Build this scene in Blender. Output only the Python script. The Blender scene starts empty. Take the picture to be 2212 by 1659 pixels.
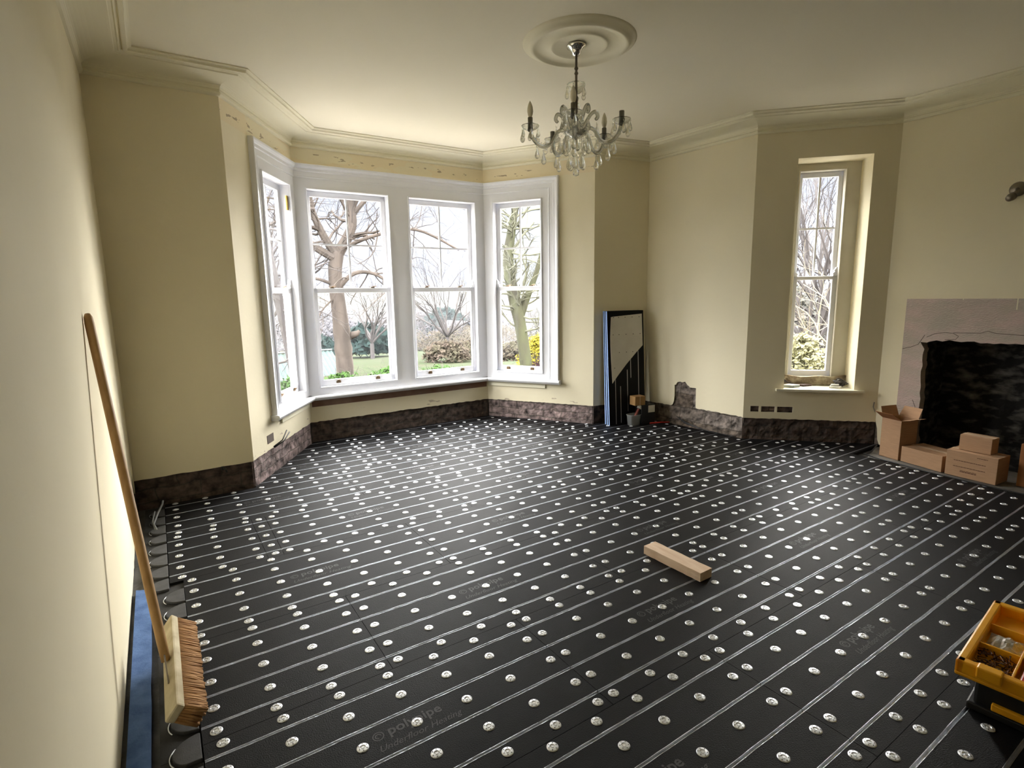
import bpy, bmesh, math, random
from mathutils import Vector, Matrix, noise
R = math.radians
SC = bpy.context.scene
COL = SC.collection

# ------------------------------------------------------------------ camera
cam_d = bpy.data.cameras.new('camera'); cam = bpy.data.objects.new('camera', cam_d); COL.objects.link(cam)
cam_d.sensor_fit = 'HORIZONTAL'; cam_d.sensor_width = 36; cam_d.lens = 1172.78 / 2212 * 36
cam_d.clip_start = 0.02; cam_d.clip_end = 1000
yaw, pitch, roll = 0.5773, 0.16247, -0.01686
fwd = Vector((math.sin(yaw) * math.cos(pitch), math.cos(yaw) * math.cos(pitch), -math.sin(pitch)))
rt = Vector((math.cos(yaw), -math.sin(yaw), 0)); up = rt.cross(fwd)
r2 = rt * math.cos(roll) + up * math.sin(roll); u2 = up * math.cos(roll) - rt * math.sin(roll)
cam.matrix_world = Matrix(((r2.x, u2.x, -fwd.x, 0), (r2.y, u2.y, -fwd.y, 0), (r2.z, u2.z, -fwd.z, 1.55), (0, 0, 0, 1)))
SC.camera = cam
# ------------------------------------------------------------------ colour management, sky, light
SC.view_settings.view_transform = 'Standard'; SC.view_settings.look = 'None'
SC.view_settings.exposure = 1.80; SC.view_settings.gamma = 1.0
SC.view_settings.use_curve_mapping = False
SC.cycles.max_bounces = 14; SC.cycles.diffuse_bounces = 8; SC.cycles.glossy_bounces = 4
SC.cycles.transparent_max_bounces = 24; SC.cycles.transmission_bounces = 8
SC.cycles.caustics_reflective = False; SC.cycles.caustics_refractive = False
SC.cycles.sample_clamp_indirect = 6.0
SC.cycles.use_denoising = True
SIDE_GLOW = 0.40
w = bpy.data.worlds.new('overcast_sky'); SC.world = w; w.use_nodes = True
nt = w.node_tree; nt.nodes.clear()
wo = nt.nodes.new('ShaderNodeOutputWorld'); bg = nt.nodes.new('ShaderNodeBackground')
tc = nt.nodes.new('ShaderNodeTexCoord'); sx = nt.nodes.new('ShaderNodeSeparateXYZ'); cr = nt.nodes.new('ShaderNodeValToRGB')
nt.links.new(tc.outputs['Generated'], sx.inputs[0]); nt.links.new(sx.outputs['Z'], cr.inputs[0])
nt.links.new(cr.outputs[0], bg.inputs[0]); nt.links.new(bg.outputs[0], wo.inputs[0])
els = cr.color_ramp.elements   # overcast sky: the zenith is several times brighter than the horizon
els[0].position = 0.0; els[0].color = (0.0150, 0.0165, 0.0212, 1)
els[1].position = 1.0; els[1].color = (1.0, 0.97, 0.92, 1)
for p_, c_ in ((0.18, (0.0188, 0.0204, 0.0250, 1)), (0.25, (0.30, 0.30, 0.30, 1)), (0.5, (0.85, 0.83, 0.80, 1))):
    e = els.new(p_); e.color = c_
bg.inputs[1].default_value = 9.0
# added brightness in the unseen sky at both sides, to light the room walls
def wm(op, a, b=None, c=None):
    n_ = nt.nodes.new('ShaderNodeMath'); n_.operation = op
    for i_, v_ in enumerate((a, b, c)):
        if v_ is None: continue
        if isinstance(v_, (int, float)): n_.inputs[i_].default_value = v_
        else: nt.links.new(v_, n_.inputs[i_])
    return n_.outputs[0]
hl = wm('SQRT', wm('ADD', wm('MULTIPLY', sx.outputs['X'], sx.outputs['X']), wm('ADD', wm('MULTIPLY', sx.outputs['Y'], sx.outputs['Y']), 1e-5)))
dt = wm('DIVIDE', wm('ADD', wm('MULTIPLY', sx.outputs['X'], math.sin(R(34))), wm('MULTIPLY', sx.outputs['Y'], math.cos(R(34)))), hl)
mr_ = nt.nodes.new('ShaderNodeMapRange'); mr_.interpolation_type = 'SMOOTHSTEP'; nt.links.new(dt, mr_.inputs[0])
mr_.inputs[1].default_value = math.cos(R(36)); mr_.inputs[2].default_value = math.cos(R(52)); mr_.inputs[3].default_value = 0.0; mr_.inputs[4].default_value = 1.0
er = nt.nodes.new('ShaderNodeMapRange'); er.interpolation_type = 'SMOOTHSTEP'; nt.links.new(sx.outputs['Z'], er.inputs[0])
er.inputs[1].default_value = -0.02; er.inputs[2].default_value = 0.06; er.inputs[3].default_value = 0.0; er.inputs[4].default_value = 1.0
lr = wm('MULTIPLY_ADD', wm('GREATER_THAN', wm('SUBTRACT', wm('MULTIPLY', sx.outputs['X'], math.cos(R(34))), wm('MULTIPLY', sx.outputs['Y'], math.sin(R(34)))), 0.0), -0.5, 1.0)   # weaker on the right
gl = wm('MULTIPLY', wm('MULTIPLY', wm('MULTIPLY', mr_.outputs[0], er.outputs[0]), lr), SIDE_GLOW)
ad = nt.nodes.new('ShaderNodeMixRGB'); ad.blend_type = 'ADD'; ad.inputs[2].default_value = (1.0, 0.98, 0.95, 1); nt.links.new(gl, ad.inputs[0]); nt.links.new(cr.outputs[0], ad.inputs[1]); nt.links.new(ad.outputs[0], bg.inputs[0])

# sun veiled by thin cloud, low on the right beyond the bay
sd = bpy.data.lights.new('veiled_sun', 'SUN'); sd.energy = 4.8; sd.angle = R(30); sd.color = (1.0, 0.96, 0.90)
so = bpy.data.objects.new('veiled_sun', sd); COL.objects.link(so); az, el = R(54), R(13)
so.rotation_euler = Vector((math.sin(az) * math.cos(el), math.cos(az) * math.cos(el), math.sin(el))).to_track_quat('Z', 'Y').to_euler()

# ------------------------------------------------------------------ node materials
def srgb(*c):
    return tuple((v / 255 / 12.92 if v / 255 <= 0.04045 else ((v / 255 + 0.055) / 1.055) ** 2.4) for v in c) + (1,)
MATS = {}
def mat(name, col, rough=0.6, metal=0.0, col2=None, nscale=6.0, ndetail=6.0, lo=0.35, hi=0.65, bump=0.0, bscale=40.0, spec=None, stretch=None, trans=None, ior=None, tex='noise', sheen=None, alpha=None):
    if name in MATS: return MATS[name]
    m = bpy.data.materials.new(name); m.use_nodes = True; n = m.node_tree; b = n.nodes['Principled BSDF']
    b.inputs['Base Color'].default_value = col; b.inputs['Roughness'].default_value = rough; b.inputs['Metallic'].default_value = metal
    if spec is not None: b.inputs['Specular IOR Level'].default_value = spec
    if trans: b.inputs['Transmission Weight'].default_value = trans
    if ior: b.inputs['IOR'].default_value = ior
    if alpha is not None: b.inputs['Alpha'].default_value = alpha
    co = n.nodes.new('ShaderNodeTexCoord'); mp = n.nodes.new('ShaderNodeMapping')
    n.links.new(co.outputs['Object'], mp.inputs[0])
    if stretch: mp.inputs['Scale'].default_value = stretch
    if col2 is not None:
        t = n.nodes.new('ShaderNodeTexNoise' if tex == 'noise' else 'ShaderNodeTexWave')
        t.inputs['Scale'].default_value = nscale; t.inputs['Detail'].default_value = ndetail
        r = n.nodes.new('ShaderNodeValToRGB'); r.color_ramp.elements[0].position = lo; r.color_ramp.elements[1].position = hi
        r.color_ramp.elements[0].color = col; r.color_ramp.elements[1].color = col2
        n.links.new(mp.outputs[0], t.inputs['Vector']); n.links.new(t.outputs[1 if tex != 'noise' else 0], r.inputs[0]); n.links.new(r.outputs[0], b.inputs['Base Color'])
    if bump:
        t2 = n.nodes.new('ShaderNodeTexNoise'); t2.inputs['Scale'].default_value = bscale; t2.inputs['Detail'].default_value = 5
        bp = n.nodes.new('ShaderNodeBump'); bp.inputs['Strength'].default_value = bump; bp.inputs['Distance'].default_value = 0.01
        n.links.new(mp.outputs[0], t2.inputs['Vector']); n.links.new(t2.outputs[0], bp.inputs['Height']); n.links.new(bp.outputs[0], b.inputs['Normal'])
    MATS[name] = m; return m

CREAM = mat('cream_wall_paint', (0.82, 0.755, 0.565, 1), 0.75, col2=(0.79, 0.725, 0.54, 1), nscale=1.5, bump=0.12, bscale=25, spec=0.25)
CEILM = mat('magnolia_ceiling_paint', (0.84, 0.80, 0.66, 1), 0.8, bump=0.08, bscale=20, spec=0.2)
CORN = mat('cornice_paint', (0.83, 0.79, 0.62, 1), 0.7, spec=0.25)
WHITE = mat('white_gloss_paint', (0.79, 0.80, 0.84, 1), 0.35, col2=(0.76, 0.77, 0.81, 1), nscale=3)
GREYW = mat('grey_undercoat_paint', (0.62, 0.60, 0.52, 1), 0.6, col2=(0.56, 0.53, 0.45, 1), nscale=4)
CONC = mat('dusty_concrete', (0.10, 0.10, 0.10, 1), 0.9, col2=(0.045, 0.045, 0.045, 1), nscale=8, bump=0.4, bscale=60)
HEARTHM = mat('hearth_concrete', (0.22, 0.21, 0.19, 1), 0.9, col2=(0.13, 0.125, 0.115, 1), nscale=7, bump=0.5, bscale=50)
BLACKB = mat('black_board_facing', (0.0035, 0.0035, 0.0042, 1), 0.55, col2=(0.006, 0.006, 0.007, 1), nscale=9, bump=0.25, bscale=220, spec=0.16)
PANELM = mat('charcoal_return_panel', (0.010, 0.010, 0.011, 1), 0.75, col2=(0.016, 0.016, 0.017, 1), nscale=30, bump=0.2, bscale=200)
PADM = mat('grey_return_pad', (0.060, 0.060, 0.063, 1), 0.8, col2=(0.045, 0.045, 0.048, 1), nscale=25, bump=0.2, bscale=200)
FOIL = mat('aluminium_foil', (0.72, 0.75, 0.80, 1), 0.36, 1.0, col2=(0.55, 0.57, 0.61, 1), nscale=14, bump=0.5, bscale=70)
ZINC = mat('galvanised_washer_metal', (0.88, 0.91, 0.97, 1), 0.36, 0.65)
HOLE = mat('washer_hole_dark', (0.02, 0.02, 0.02, 1), 0.9)
PRINT = mat('grey_board_printing', (0.042, 0.042, 0.045, 1), 0.6)
BLUEF = mat('blue_foam_board', srgb(88, 122, 178), 0.85, col2=srgb(66, 98, 152), nscale=16, bump=0.3, bscale=80)
BLUEL = mat('pale_blue_foam_edge', srgb(150, 180, 235), 0.8)
SOOT = mat('sooty_firebox_stone', (0.012, 0.011, 0.010, 1), 0.95, col2=(0.17, 0.16, 0.145, 1), nscale=7, ndetail=12, lo=0.47, hi=0.74, stretch=(1, 1, 2.2), bump=0.9, bscale=22)
CARD = mat('brown_cardboard', srgb(180, 144, 112), 0.85, col2=srgb(168, 133, 102), nscale=12, stretch=(1, 1, 14))
CARDD = mat('dark_brown_cardboard', srgb(150, 100, 58), 0.85, col2=srgb(138, 90, 50), nscale=12)
CARDIN = mat('cardboard_inside', srgb(150, 116, 80), 0.9)
TAPE = mat('packing_tape', srgb(214, 190, 160), 0.35)
INK = mat('box_ink', srgb(96, 62, 44), 0.8)
CHROME = mat('polished_chrome', (0.75, 0.74, 0.72, 1), 0.12, 1.0)
DARKMET = mat('tarnished_metal', (0.24, 0.21, 0.17, 1), 0.4, 0.8)
BRASSD = mat('dull_bronze_metal', (0.22, 0.15, 0.09, 1), 0.4, 0.9)
CANDLE = mat('grey_candle_sleeve', (0.20, 0.19, 0.15, 1), 0.5)
BULB = mat('frosted_bulb_glass', (0.88, 0.83, 0.68, 1), 0.25)
PINE = mat('sawn_pine', srgb(246, 222, 198), 0.8, col2=srgb(228, 196, 166), nscale=4, stretch=(8, 1, 8), bump=0.3, bscale=40)
BROOMW = mat('broom_handle_wood', srgb(178, 142, 92), 0.55, col2=srgb(158, 122, 74), nscale=6, stretch=(6, 6, 0.6))
BROOMH = mat('dusty_painted_wood', srgb(206, 196, 166), 0.8, col2=srgb(170, 156, 124), nscale=9)
BRIS = mat('brown_bristles', srgb(172, 130, 82), 0.85, col2=srgb(140, 100, 58), nscale=14, stretch=(1, 3, 1))
YEL = mat('yellow_plastic', srgb(244, 180, 30), 0.4, col2=srgb(234, 164, 22), nscale=12)
BLKP = mat('black_plastic', (0.006, 0.006, 0.006, 1), 0.5)
SCREWM = mat('dark_screws', (0.10, 0.05, 0.03, 1), 0.35, 0.7)
BAGM = mat('clear_plastic_bag', (0.55, 0.54, 0.50, 1), 0.25)
REDP = mat('red_plastic', srgb(196, 52, 44), 0.4)
WHTP = mat('white_plastic', srgb(225, 222, 212), 0.4)
CARDW = mat('pale_grey_board', srgb(222, 219, 212), 0.7, col2=srgb(212, 208, 200), nscale=5)
BARK = mat('brown_bark', (0.062, 0.052, 0.046, 1), 0.9, col2=(0.036, 0.031, 0.028, 1), nscale=5, stretch=(1, 1, 0.3), bump=1.0, bscale=18)
BARKM = mat('mossy_bark', (0.052, 0.056, 0.032, 1), 0.9, col2=(0.036, 0.034, 0.026, 1), nscale=4, stretch=(1, 1, 0.4), bump=1.0, bscale=18)
TWIG = mat('grey_twigs', (0.046, 0.042, 0.042, 1), 0.9)
TWIGP = mat('pale_twigs', (0.14, 0.125, 0.09, 1), 0.9)
GRASS = mat('lawn_grass', (0.012, 0.019, 0.008, 1), 0.95, col2=(0.019, 0.020, 0.012, 1), nscale=1.5)
FIELD = mat('winter_field', (0.020, 0.023, 0.020, 1), 0.95, col2=(0.024, 0.022, 0.019, 1), nscale=0.08)
LEAF = mat('bright_green_leaves', (0.020, 0.045, 0.011, 1), 0.6, col2=(0.030, 0.055, 0.016, 1), nscale=10)
YLEAF = mat('yellow_blossom', (0.16, 0.13, 0.012, 1), 0.7, col2=(0.13, 0.115, 0.02, 1), nscale=10)
PLEAF = mat('purple_leaves', (0.022, 0.011, 0.014, 1), 0.7)
COPSE = mat('grey_brown_copse', (0.034, 0.034, 0.040, 1), 0.9, col2=(0.046, 0.042, 0.044, 1), nscale=0.4)
CONIF = mat('dark_conifer', (0.010, 0.018, 0.017, 1), 0.9)
SCRUB = mat('russet_scrub', (0.036, 0.028, 0.023, 1), 0.9, col2=(0.03, 0.028, 0.019, 1), nscale=2)
SHEDM = mat('painted_corrugated_iron', (0.03, 0.042, 0.042, 1), 0.5)
RENDR = mat('pale_house_render', (0.07, 0.06, 0.045, 1), 0.9)
STONEX = mat('outside_stone', (0.30, 0.27, 0.23, 1), 0.9, col2=(0.2, 0.18, 0.16, 1), nscale=4)

for m_ in (BARK, BARKM, TWIG, TWIGP, GRASS, FIELD, LEAF, YLEAF, PLEAF, CONIF, COPSE, SCRUB, RENDR, SHEDM): m_.node_tree.nodes['Principled BSDF'].inputs['Specular IOR Level'].default_value = 0.03
def masonry_mat(name, c1, c2, mortar, bw=0.24, bh=0.085):
    m = bpy.data.materials.new(name); m.use_nodes = True; n = m.node_tree; b = n.nodes['Principled BSDF']
    b.inputs['Roughness'].default_value = 0.92
    uv = n.nodes.new('ShaderNodeUVMap')
    ns = n.nodes.new('ShaderNodeTexNoise'); ns.inputs['Scale'].default_value = 7; ns.inputs['Detail'].default_value = 8
    add = n.nodes.new('ShaderNodeMixRGB'); add.blend_type = 'LINEAR_LIGHT'; add.inputs[0].default_value = 0.035
    br = n.nodes.new('ShaderNodeTexBrick'); br.inputs['Scale'].default_value = 1; br.inputs['Brick Width'].default_value = bw
    br.inputs['Row Height'].default_value = bh; br.inputs['Mortar Size'].default_value = 0.006; br.inputs['Color1'].default_value = c1
    br.inputs['Color2'].default_value = c2; br.inputs['Mortar'].default_value = mortar; br.inputs['Mortar Smooth'].default_value = 0.6
    n2 = n.nodes.new('ShaderNodeTexNoise'); n2.inputs['Scale'].default_value = 14; n2.inputs['Detail'].default_value = 8
    mr = n.nodes.new('ShaderNodeValToRGB'); mr.color_ramp.elements[0].position = 0.3; mr.color_ramp.elements[0].color = (0.22, 0.22, 0.22, 1)
    mr.color_ramp.elements[1].position = 0.7; mr.color_ramp.elements[1].color = (2.1, 2.1, 2.1, 1)
    mu = n.nodes.new('ShaderNodeMixRGB'); mu.blend_type = 'MULTIPLY'; mu.inputs[0].default_value = 1
    bp = n.nodes.new('ShaderNodeBump'); bp.inputs['Strength'].default_value = 0.9; bp.inputs['Distance'].default_value = 0.02
    n.links.new(uv.outputs[0], ns.inputs['Vector']); n.links.new(uv.outputs[0], add.inputs[1]); n.links.new(ns.outputs['Color'], add.inputs[2])
    n.links.new(add.outputs[0], br.inputs['Vector']); n.links.new(uv.outputs[0], n2.inputs['Vector'])
    n.links.new(n2.outputs[0], mr.inputs[0]); n.links.new(br.outputs['Color'], mu.inputs[1]); n.links.new(mr.outputs[0], mu.inputs[2])
    n.links.new(mu.outputs[0], b.inputs['Base Color']); n.links.new(n2.outputs[0], bp.inputs['Height']); n.links.new(bp.outputs[0], b.inputs['Normal'])
    return m
BRICKM = masonry_mat('exposed_purple_brick', (0.22, 0.165, 0.16, 1), (0.17, 0.13, 0.125, 1), (0.075, 0.065, 0.055, 1))
RUBBLE = masonry_mat('exposed_rubble_stone', (0.16, 0.135, 0.12, 1), (0.10, 0.075, 0.055, 1), (0.06, 0.05, 0.04, 1), 0.33, 0.16)
DARKST = masonry_mat('exposed_dark_masonry', (0.075, 0.055, 0.045, 1), (0.06, 0.042, 0.036, 1), (0.04, 0.035, 0.03, 1), 0.3, 0.11)
SANDST = mat('pink_grey_sandstone', (0.62, 0.49, 0.46, 1), 0.9, col2=(0.50, 0.45, 0.39, 1), nscale=2.5, stretch=(1, 1.5, 4), bump=1.0, bscale=30)
RBROWN = mat('red_brown_timber', (0.17, 0.085, 0.055, 1), 0.85, col2=(0.22, 0.14, 0.10, 1), nscale=6)

# cream paint of the bay with a scuffed frieze (stains keep their own shape)
def stained():
    m = CREAM.copy(); m.name = 'cream_paint_with_scuffs'; n = m.node_tree; b = n.nodes['Principled BSDF']
    src = b.inputs['Base Color'].links[0].from_socket
    co = n.nodes.new('ShaderNodeTexCoord'); sp = n.nodes.new('ShaderNodeSeparateXYZ'); n.links.new(co.outputs['Object'], sp.inputs[0])
    def band(z, hw):
        s = n.nodes.new('ShaderNodeMath'); s.operation = 'SUBTRACT'; s.inputs[1].default_value = z; n.links.new(sp.outputs['Z'], s.inputs[0])
        a = n.nodes.new('ShaderNodeMath'); a.operation = 'ABSOLUTE'; n.links.new(s.outputs[0], a.inputs[0])
        l = n.nodes.new('ShaderNodeMath'); l.operation = 'LESS_THAN'; l.inputs[1].default_value = hw; n.links.new(a.outputs[0], l.inputs[0]); return l.outputs[0]
    def layer(src, z, hw, scale, thr, col, fac):
        mp = n.nodes.new('ShaderNodeMapping'); mp.inputs['Scale'].default_value = (1, 1, 3.2); n.links.new(co.outputs['Object'], mp.inputs[0])
        t = n.nodes.new('ShaderNodeTexNoise'); t.inputs['Scale'].default_value = scale; t.inputs['Detail'].default_value = 4; n.links.new(mp.outputs[0], t.inputs['Vector'])
        g = n.nodes.new('ShaderNodeMath'); g.operation = 'GREATER_THAN'; g.inputs[1].default_value = thr; n.links.new(t.outputs[0], g.inputs[0])
        mm = n.nodes.new('ShaderNodeMath'); mm.operation = 'MULTIPLY'; n.links.new(g.outputs[0], mm.inputs[0]); n.links.new(band(z, hw), mm.inputs[1])
        m2 = n.nodes.new('ShaderNodeMath'); m2.operation = 'MULTIPLY'; m2.inputs[1].default_value = fac; n.links.new(mm.outputs[0], m2.inputs[0])
        x = n.nodes.new('ShaderNodeMixRGB'); n.links.new(m2.outputs[0], x.inputs[0]); n.links.new(src, x.inputs[1]); x.inputs[2].default_value = col; return x.outputs[0]
    o = layer(src, 2.985, 0.085, 1.2, 0.42, (0.82, 0.66, 0.42, 1), 0.3)
    o = layer(o, 2.975, 0.035, 9, 0.63, (0.36, 0.29, 0.20, 1), 0.85)
    o = layer(o, 0.27, 0.045, 4, 0.63, (0.42, 0.34, 0.25, 1), 0.7)
    n.links.new(o, b.inputs['Base Color']); return m
CREAMS = stained()

def glass_pane_mat():
    m = bpy.data.materials.new('window_glass'); m.use_nodes = True; n = m.node_tree; n.nodes.clear()
    o = n.nodes.new('ShaderNodeOutputMaterial'); mx = n.nodes.new('ShaderNodeMixShader'); t = n.nodes.new('ShaderNodeBsdfTransparent'); g = n.nodes.new('ShaderNodeBsdfGlossy')
    t.inputs[0].default_value = (0.97, 0.98, 0.98, 1); g.inputs['Roughness'].default_value = 0.02; lw = n.nodes.new('ShaderNodeLayerWeight'); lw.inputs[0].default_value = 0.5; pw_ = n.nodes.new('ShaderNodeMath'); pw_.operation = 'POWER'; pw_.inputs[1].default_value = 5; f = n.nodes.new('ShaderNodeMath'); f.operation = 'MULTIPLY_ADD'; f.inputs[1].default_value = 0.9; f.inputs[2].default_value = 0.05; n.links.new(lw.outputs['Facing'], pw_.inputs[0]); n.links.new(pw_.outputs[0], f.inputs[0])
    n.links.new(f.outputs[0], mx.inputs[0]); n.links.new(t.outputs[0], mx.inputs[1]); n.links.new(g.outputs[0], mx.inputs[2]); n.links.new(mx.outputs[0], o.inputs[0]); return m
PANE = glass_pane_mat()
def crystal_mat(name, a, tint):
    m = bpy.data.materials.new(name); m.use_nodes = True; n = m.node_tree; n.nodes.clear()
    o = n.nodes.new('ShaderNodeOutputMaterial'); mx = n.nodes.new('ShaderNodeMixShader'); t = n.nodes.new('ShaderNodeBsdfTransparent'); g = n.nodes.new('ShaderNodeBsdfGlass')
    t.inputs[0].default_value = tint; g.inputs['Roughness'].default_value = 0.03; g.inputs['IOR'].default_value = 1.5; g.inputs['Color'].default_value = tint; mx.inputs[0].default_value = a
    n.links.new(t.outputs[0], mx.inputs[1]); n.links.new(g.outputs[0], mx.inputs[2]); n.links.new(mx.outputs[0], o.inputs[0]); return m
CRYST = crystal_mat('cut_crystal', 0.75, (0.93, 0.93, 0.90, 1))
TUBG = crystal_mat('clear_plastic', 0.55, (0.86, 0.87, 0.86, 1))

# ------------------------------------------------------------------ mesh helpers
class MB:
    def __init__(s): s.v = []; s.f = []; s.m = []; s.uv = None
    def face(s, idx, mi=0): s.f.append(tuple(idx)); s.m.append(mi)
    def quad(s, a, b, c, d, mi=0):
        k = len(s.v); s.v += [Vector(a), Vector(b), Vector(c), Vector(d)]; s.face((k, k + 1, k + 2, k + 3), mi)
    def hexa(s, P8, mi=0):
        k = len(s.v); s.v += [Vector(p) for p in P8]
        for f in ((0, 3, 2, 1), (4, 5, 6, 7), (0, 1, 5, 4), (1, 2, 6, 5), (2, 3, 7, 6), (3, 0, 4, 7)): s.face([k + i for i in f], mi)
    def box(s, x0, x1, y0, y1, z0, z1, mi=0, F=None):
        pts = [(x0, y0, z0), (x1, y0, z0), (x1, y1, z0), (x0, y1, z0), (x0, y0, z1), (x1, y0, z1), (x1, y1, z1), (x0, y1, z1)]
        s.hexa([F(*p) if F else p for p in pts], mi)
    def prism(s, poly, d0, d1, F, mi=0):
        n = len(poly); k = len(s.v)
        s.v += [Vector(F(a, b, d0)) for a, b in poly] + [Vector(F(a, b, d1)) for a, b in poly]
        s.face([k + i for i in range(n)], mi); s.face([k + n + i for i in reversed(range(n))], mi)
        for i in range(n):
            j = (i + 1) % n; s.face((k + j, k + i, k + n + i, k + n + j), mi)
    def tube(s, pts, rad, n=8, mi=0, cap=True):
        pts = [Vector(p) for p in pts]
        if not isinstance(rad, (list, tuple)): rad = [rad] * len(pts)
        prev = None; k0 = len(s.v); u = None
        for i, p in enumerate(pts):
            t = (pts[min(i + 1, len(pts) - 1)] - pts[max(i - 1, 0)])
            t = t.normalized() if t.length > 1e-9 else Vector((0, 0, 1))
            if u is None:
                u = t.orthogonal().normalized()
            else:
                u = (u - t * u.dot(t)); u = u.normalized() if u.length > 1e-6 else t.orthogonal().normalized()
            b = t.cross(u)
            for j in range(n):
                a = 2 * math.pi * j / n; s.v.append(p + (u * math.cos(a) + b * math.sin(a)) * rad[i])
        for i in range(len(pts) - 1):
            for j in range(n):
                a = k0 + i * n + j; b2 = k0 + i * n + (j + 1) % n; s.face((a, b2, b2 + n, a + n), mi)
        if cap and n > 2:
            s.face([k0 + j for j in reversed(range(n))], mi); e = k0 + (len(pts) - 1) * n; s.face([e + j for j in range(n)], mi)
    def lathe(s, prof, c=(0, 0, 0), n=20, mi=0, axis=None):
        c = Vector(c); k0 = len(s.v)
        Q = axis.to_track_quat('Z', 'Y').to_matrix() if axis is not None else Matrix.Identity(3)
        for r_, z in prof:
            for j in range(n):
                a = 2 * math.pi * j / n; s.v.append(c + Q @ Vector((r_ * math.cos(a), r_ * math.sin(a), z)))
        for i in range(len(prof) - 1):
            for j in range(n):
                a = k0 + i * n + j; b = k0 + i * n + (j + 1) % n; s.face((a, b, b + n, a + n), mi)
    def obj(s, name, mats, parent=None, smooth=False, loc=None, bevel=None, coll=True):
        me = bpy.data.meshes.new(name); off = Vector(loc) if loc is not None else Vector((0, 0, 0))
        me.from_pydata([v - off for v in s.v], [], s.f)
        mats = mats if isinstance(mats, (list, tuple)) else [mats]
        for m in mats: me.materials.append(m)
        me.polygons.foreach_set('material_index', s.m)
        if smooth: me.polygons.foreach_set('use_smooth', [True] * len(s.f))
        me.update(); o = bpy.data.objects.new(name, me); COL.objects.link(o)
        bm = bmesh.new(); bm.from_mesh(me)
        bmesh.ops.recalc_face_normals(bm, faces=bm.faces); bm.to_mesh(me); bm.free()
        if loc is not None: o.location = loc
        if bevel:
            md = o.modifiers.new('bevel', 'BEVEL'); md.width = bevel; md.segments = 2; md.limit_method = 'ANGLE'
        if parent: par(o, parent)
        return o
def par(o, p):
    o.parent = p
    # parents carry only a translation / z rotation set before children are added
    o.matrix_parent_inverse = p_matrix(p).inverted()
def p_matrix(p):
    m = Matrix.LocRotScale(p.location, p.rotation_euler, p.scale)
    if p.parent: m = p_matrix(p.parent) @ p.matrix_parent_inverse @ m
    return m
def tag(o, label=None, cat=None, group=None, kind=None):
    if label: o['label'] = label
    if cat: o['category'] = cat
    if group: o['group'] = group
    if kind: o['kind'] = kind
    return o
def thing(name, loc, label, cat, group=None):
    o = bpy.data.objects.new(name, None); o.empty_display_size = 0.05; o.location = loc; COL.objects.link(o)
    return tag(o, label, cat, group)
def struct(o, label, cat=None):
    return tag(o, label, cat or 'wall', None, 'structure')
def rnd(a, b): return random.uniform(a, b)
random.seed(7)

# ------------------------------------------------------------------ room plan (clockwise, room on the right hand)
P = [Vector(p) for p in ((-0.2548, 4.8462), (0.5726, 4.8572), (1.3122, 6.0225), (3.5384, 6.0078), (4.3006, 4.8252), (5.0368, 4.6963), (5.1167, 3.3776), (5.9788, 2.4726))]
REAR = -2.7
PA = Vector((P[0].x, REAR)); PI_ = Vector((P[7].x, REAR))
RING = [PA] + P + [PI_]          # walls: 0=A left,1=B,2=C,3=D,4=E,5=F,6=G,7=H,8=I right, 9=rear (closing)
NR = len(RING); T = 0.30; ZT = 3.189
def offset_ring(p):
    out = []
    for i in range(NR):
        a = (RING[i] - RING[i - 1]).normalized(); b = (RING[(i + 1) % NR] - RING[i]).normalized()
        na = Vector((a.y, -a.x)); nb = Vector((b.y, -b.x)); out.append(RING[i] + (na + nb) / (1 + na.dot(nb)) * p)
    return out
OUT = offset_ring(-T)
def WF(i):
    A = RING[i]; B = RING[(i + 1) % NR]; d = (B - A).normalized(); n = Vector((-d.y, d.x))
    def F(s, z, t=0.0):
        q = A + d * s + n * t; return Vector((q.x, q.y, z))
    return F, (B - A).length, d, n
def wall_piece(mb, i, s0, s1, z0, z1, t0=0.034, mi=0):
    F, L, d, n = WF(i)
    a = F(s0, 0, t0).to_2d(); b = F(s1, 0, t0).to_2d()
    oa = OUT[i] if s0 <= 0 else F(s0, 0, T).to_2d(); ob = OUT[(i + 1) % NR] if s1 >= L - 1e-6 else F(s1, 0, T).to_2d()
    if s0 <= 0: a = RING[i] + (OUT[i] - RING[i]) * (t0 / T)
    if s1 >= L - 1e-6: b = RING[(i + 1) % NR] + (OUT[(i + 1) % NR] - RING[(i + 1) % NR]) * (t0 / T)
    mb.hexa([(a.x, a.y, z0), (b.x, b.y, z0), (ob.x, ob.y, z0), (oa.x, oa.y, z0), (a.x, a.y, z1), (b.x, b.y, z1), (ob.x, ob.y, z1), (oa.x, oa.y, z1)], mi)
def jag(s0, s1, z, amp, step=0.03, z1=None):
    n = max(2, int(abs(s1 - s0) / step)); o = []
    for i in range(n + 1):
        f = i / n; zz = z + ((z1 - z) * f if z1 is not None else 0); o.append((s0 + (s1 - s0) * f, zz + (rnd(-amp, amp) if 0 < i < n else 0)))
    return o
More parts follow.
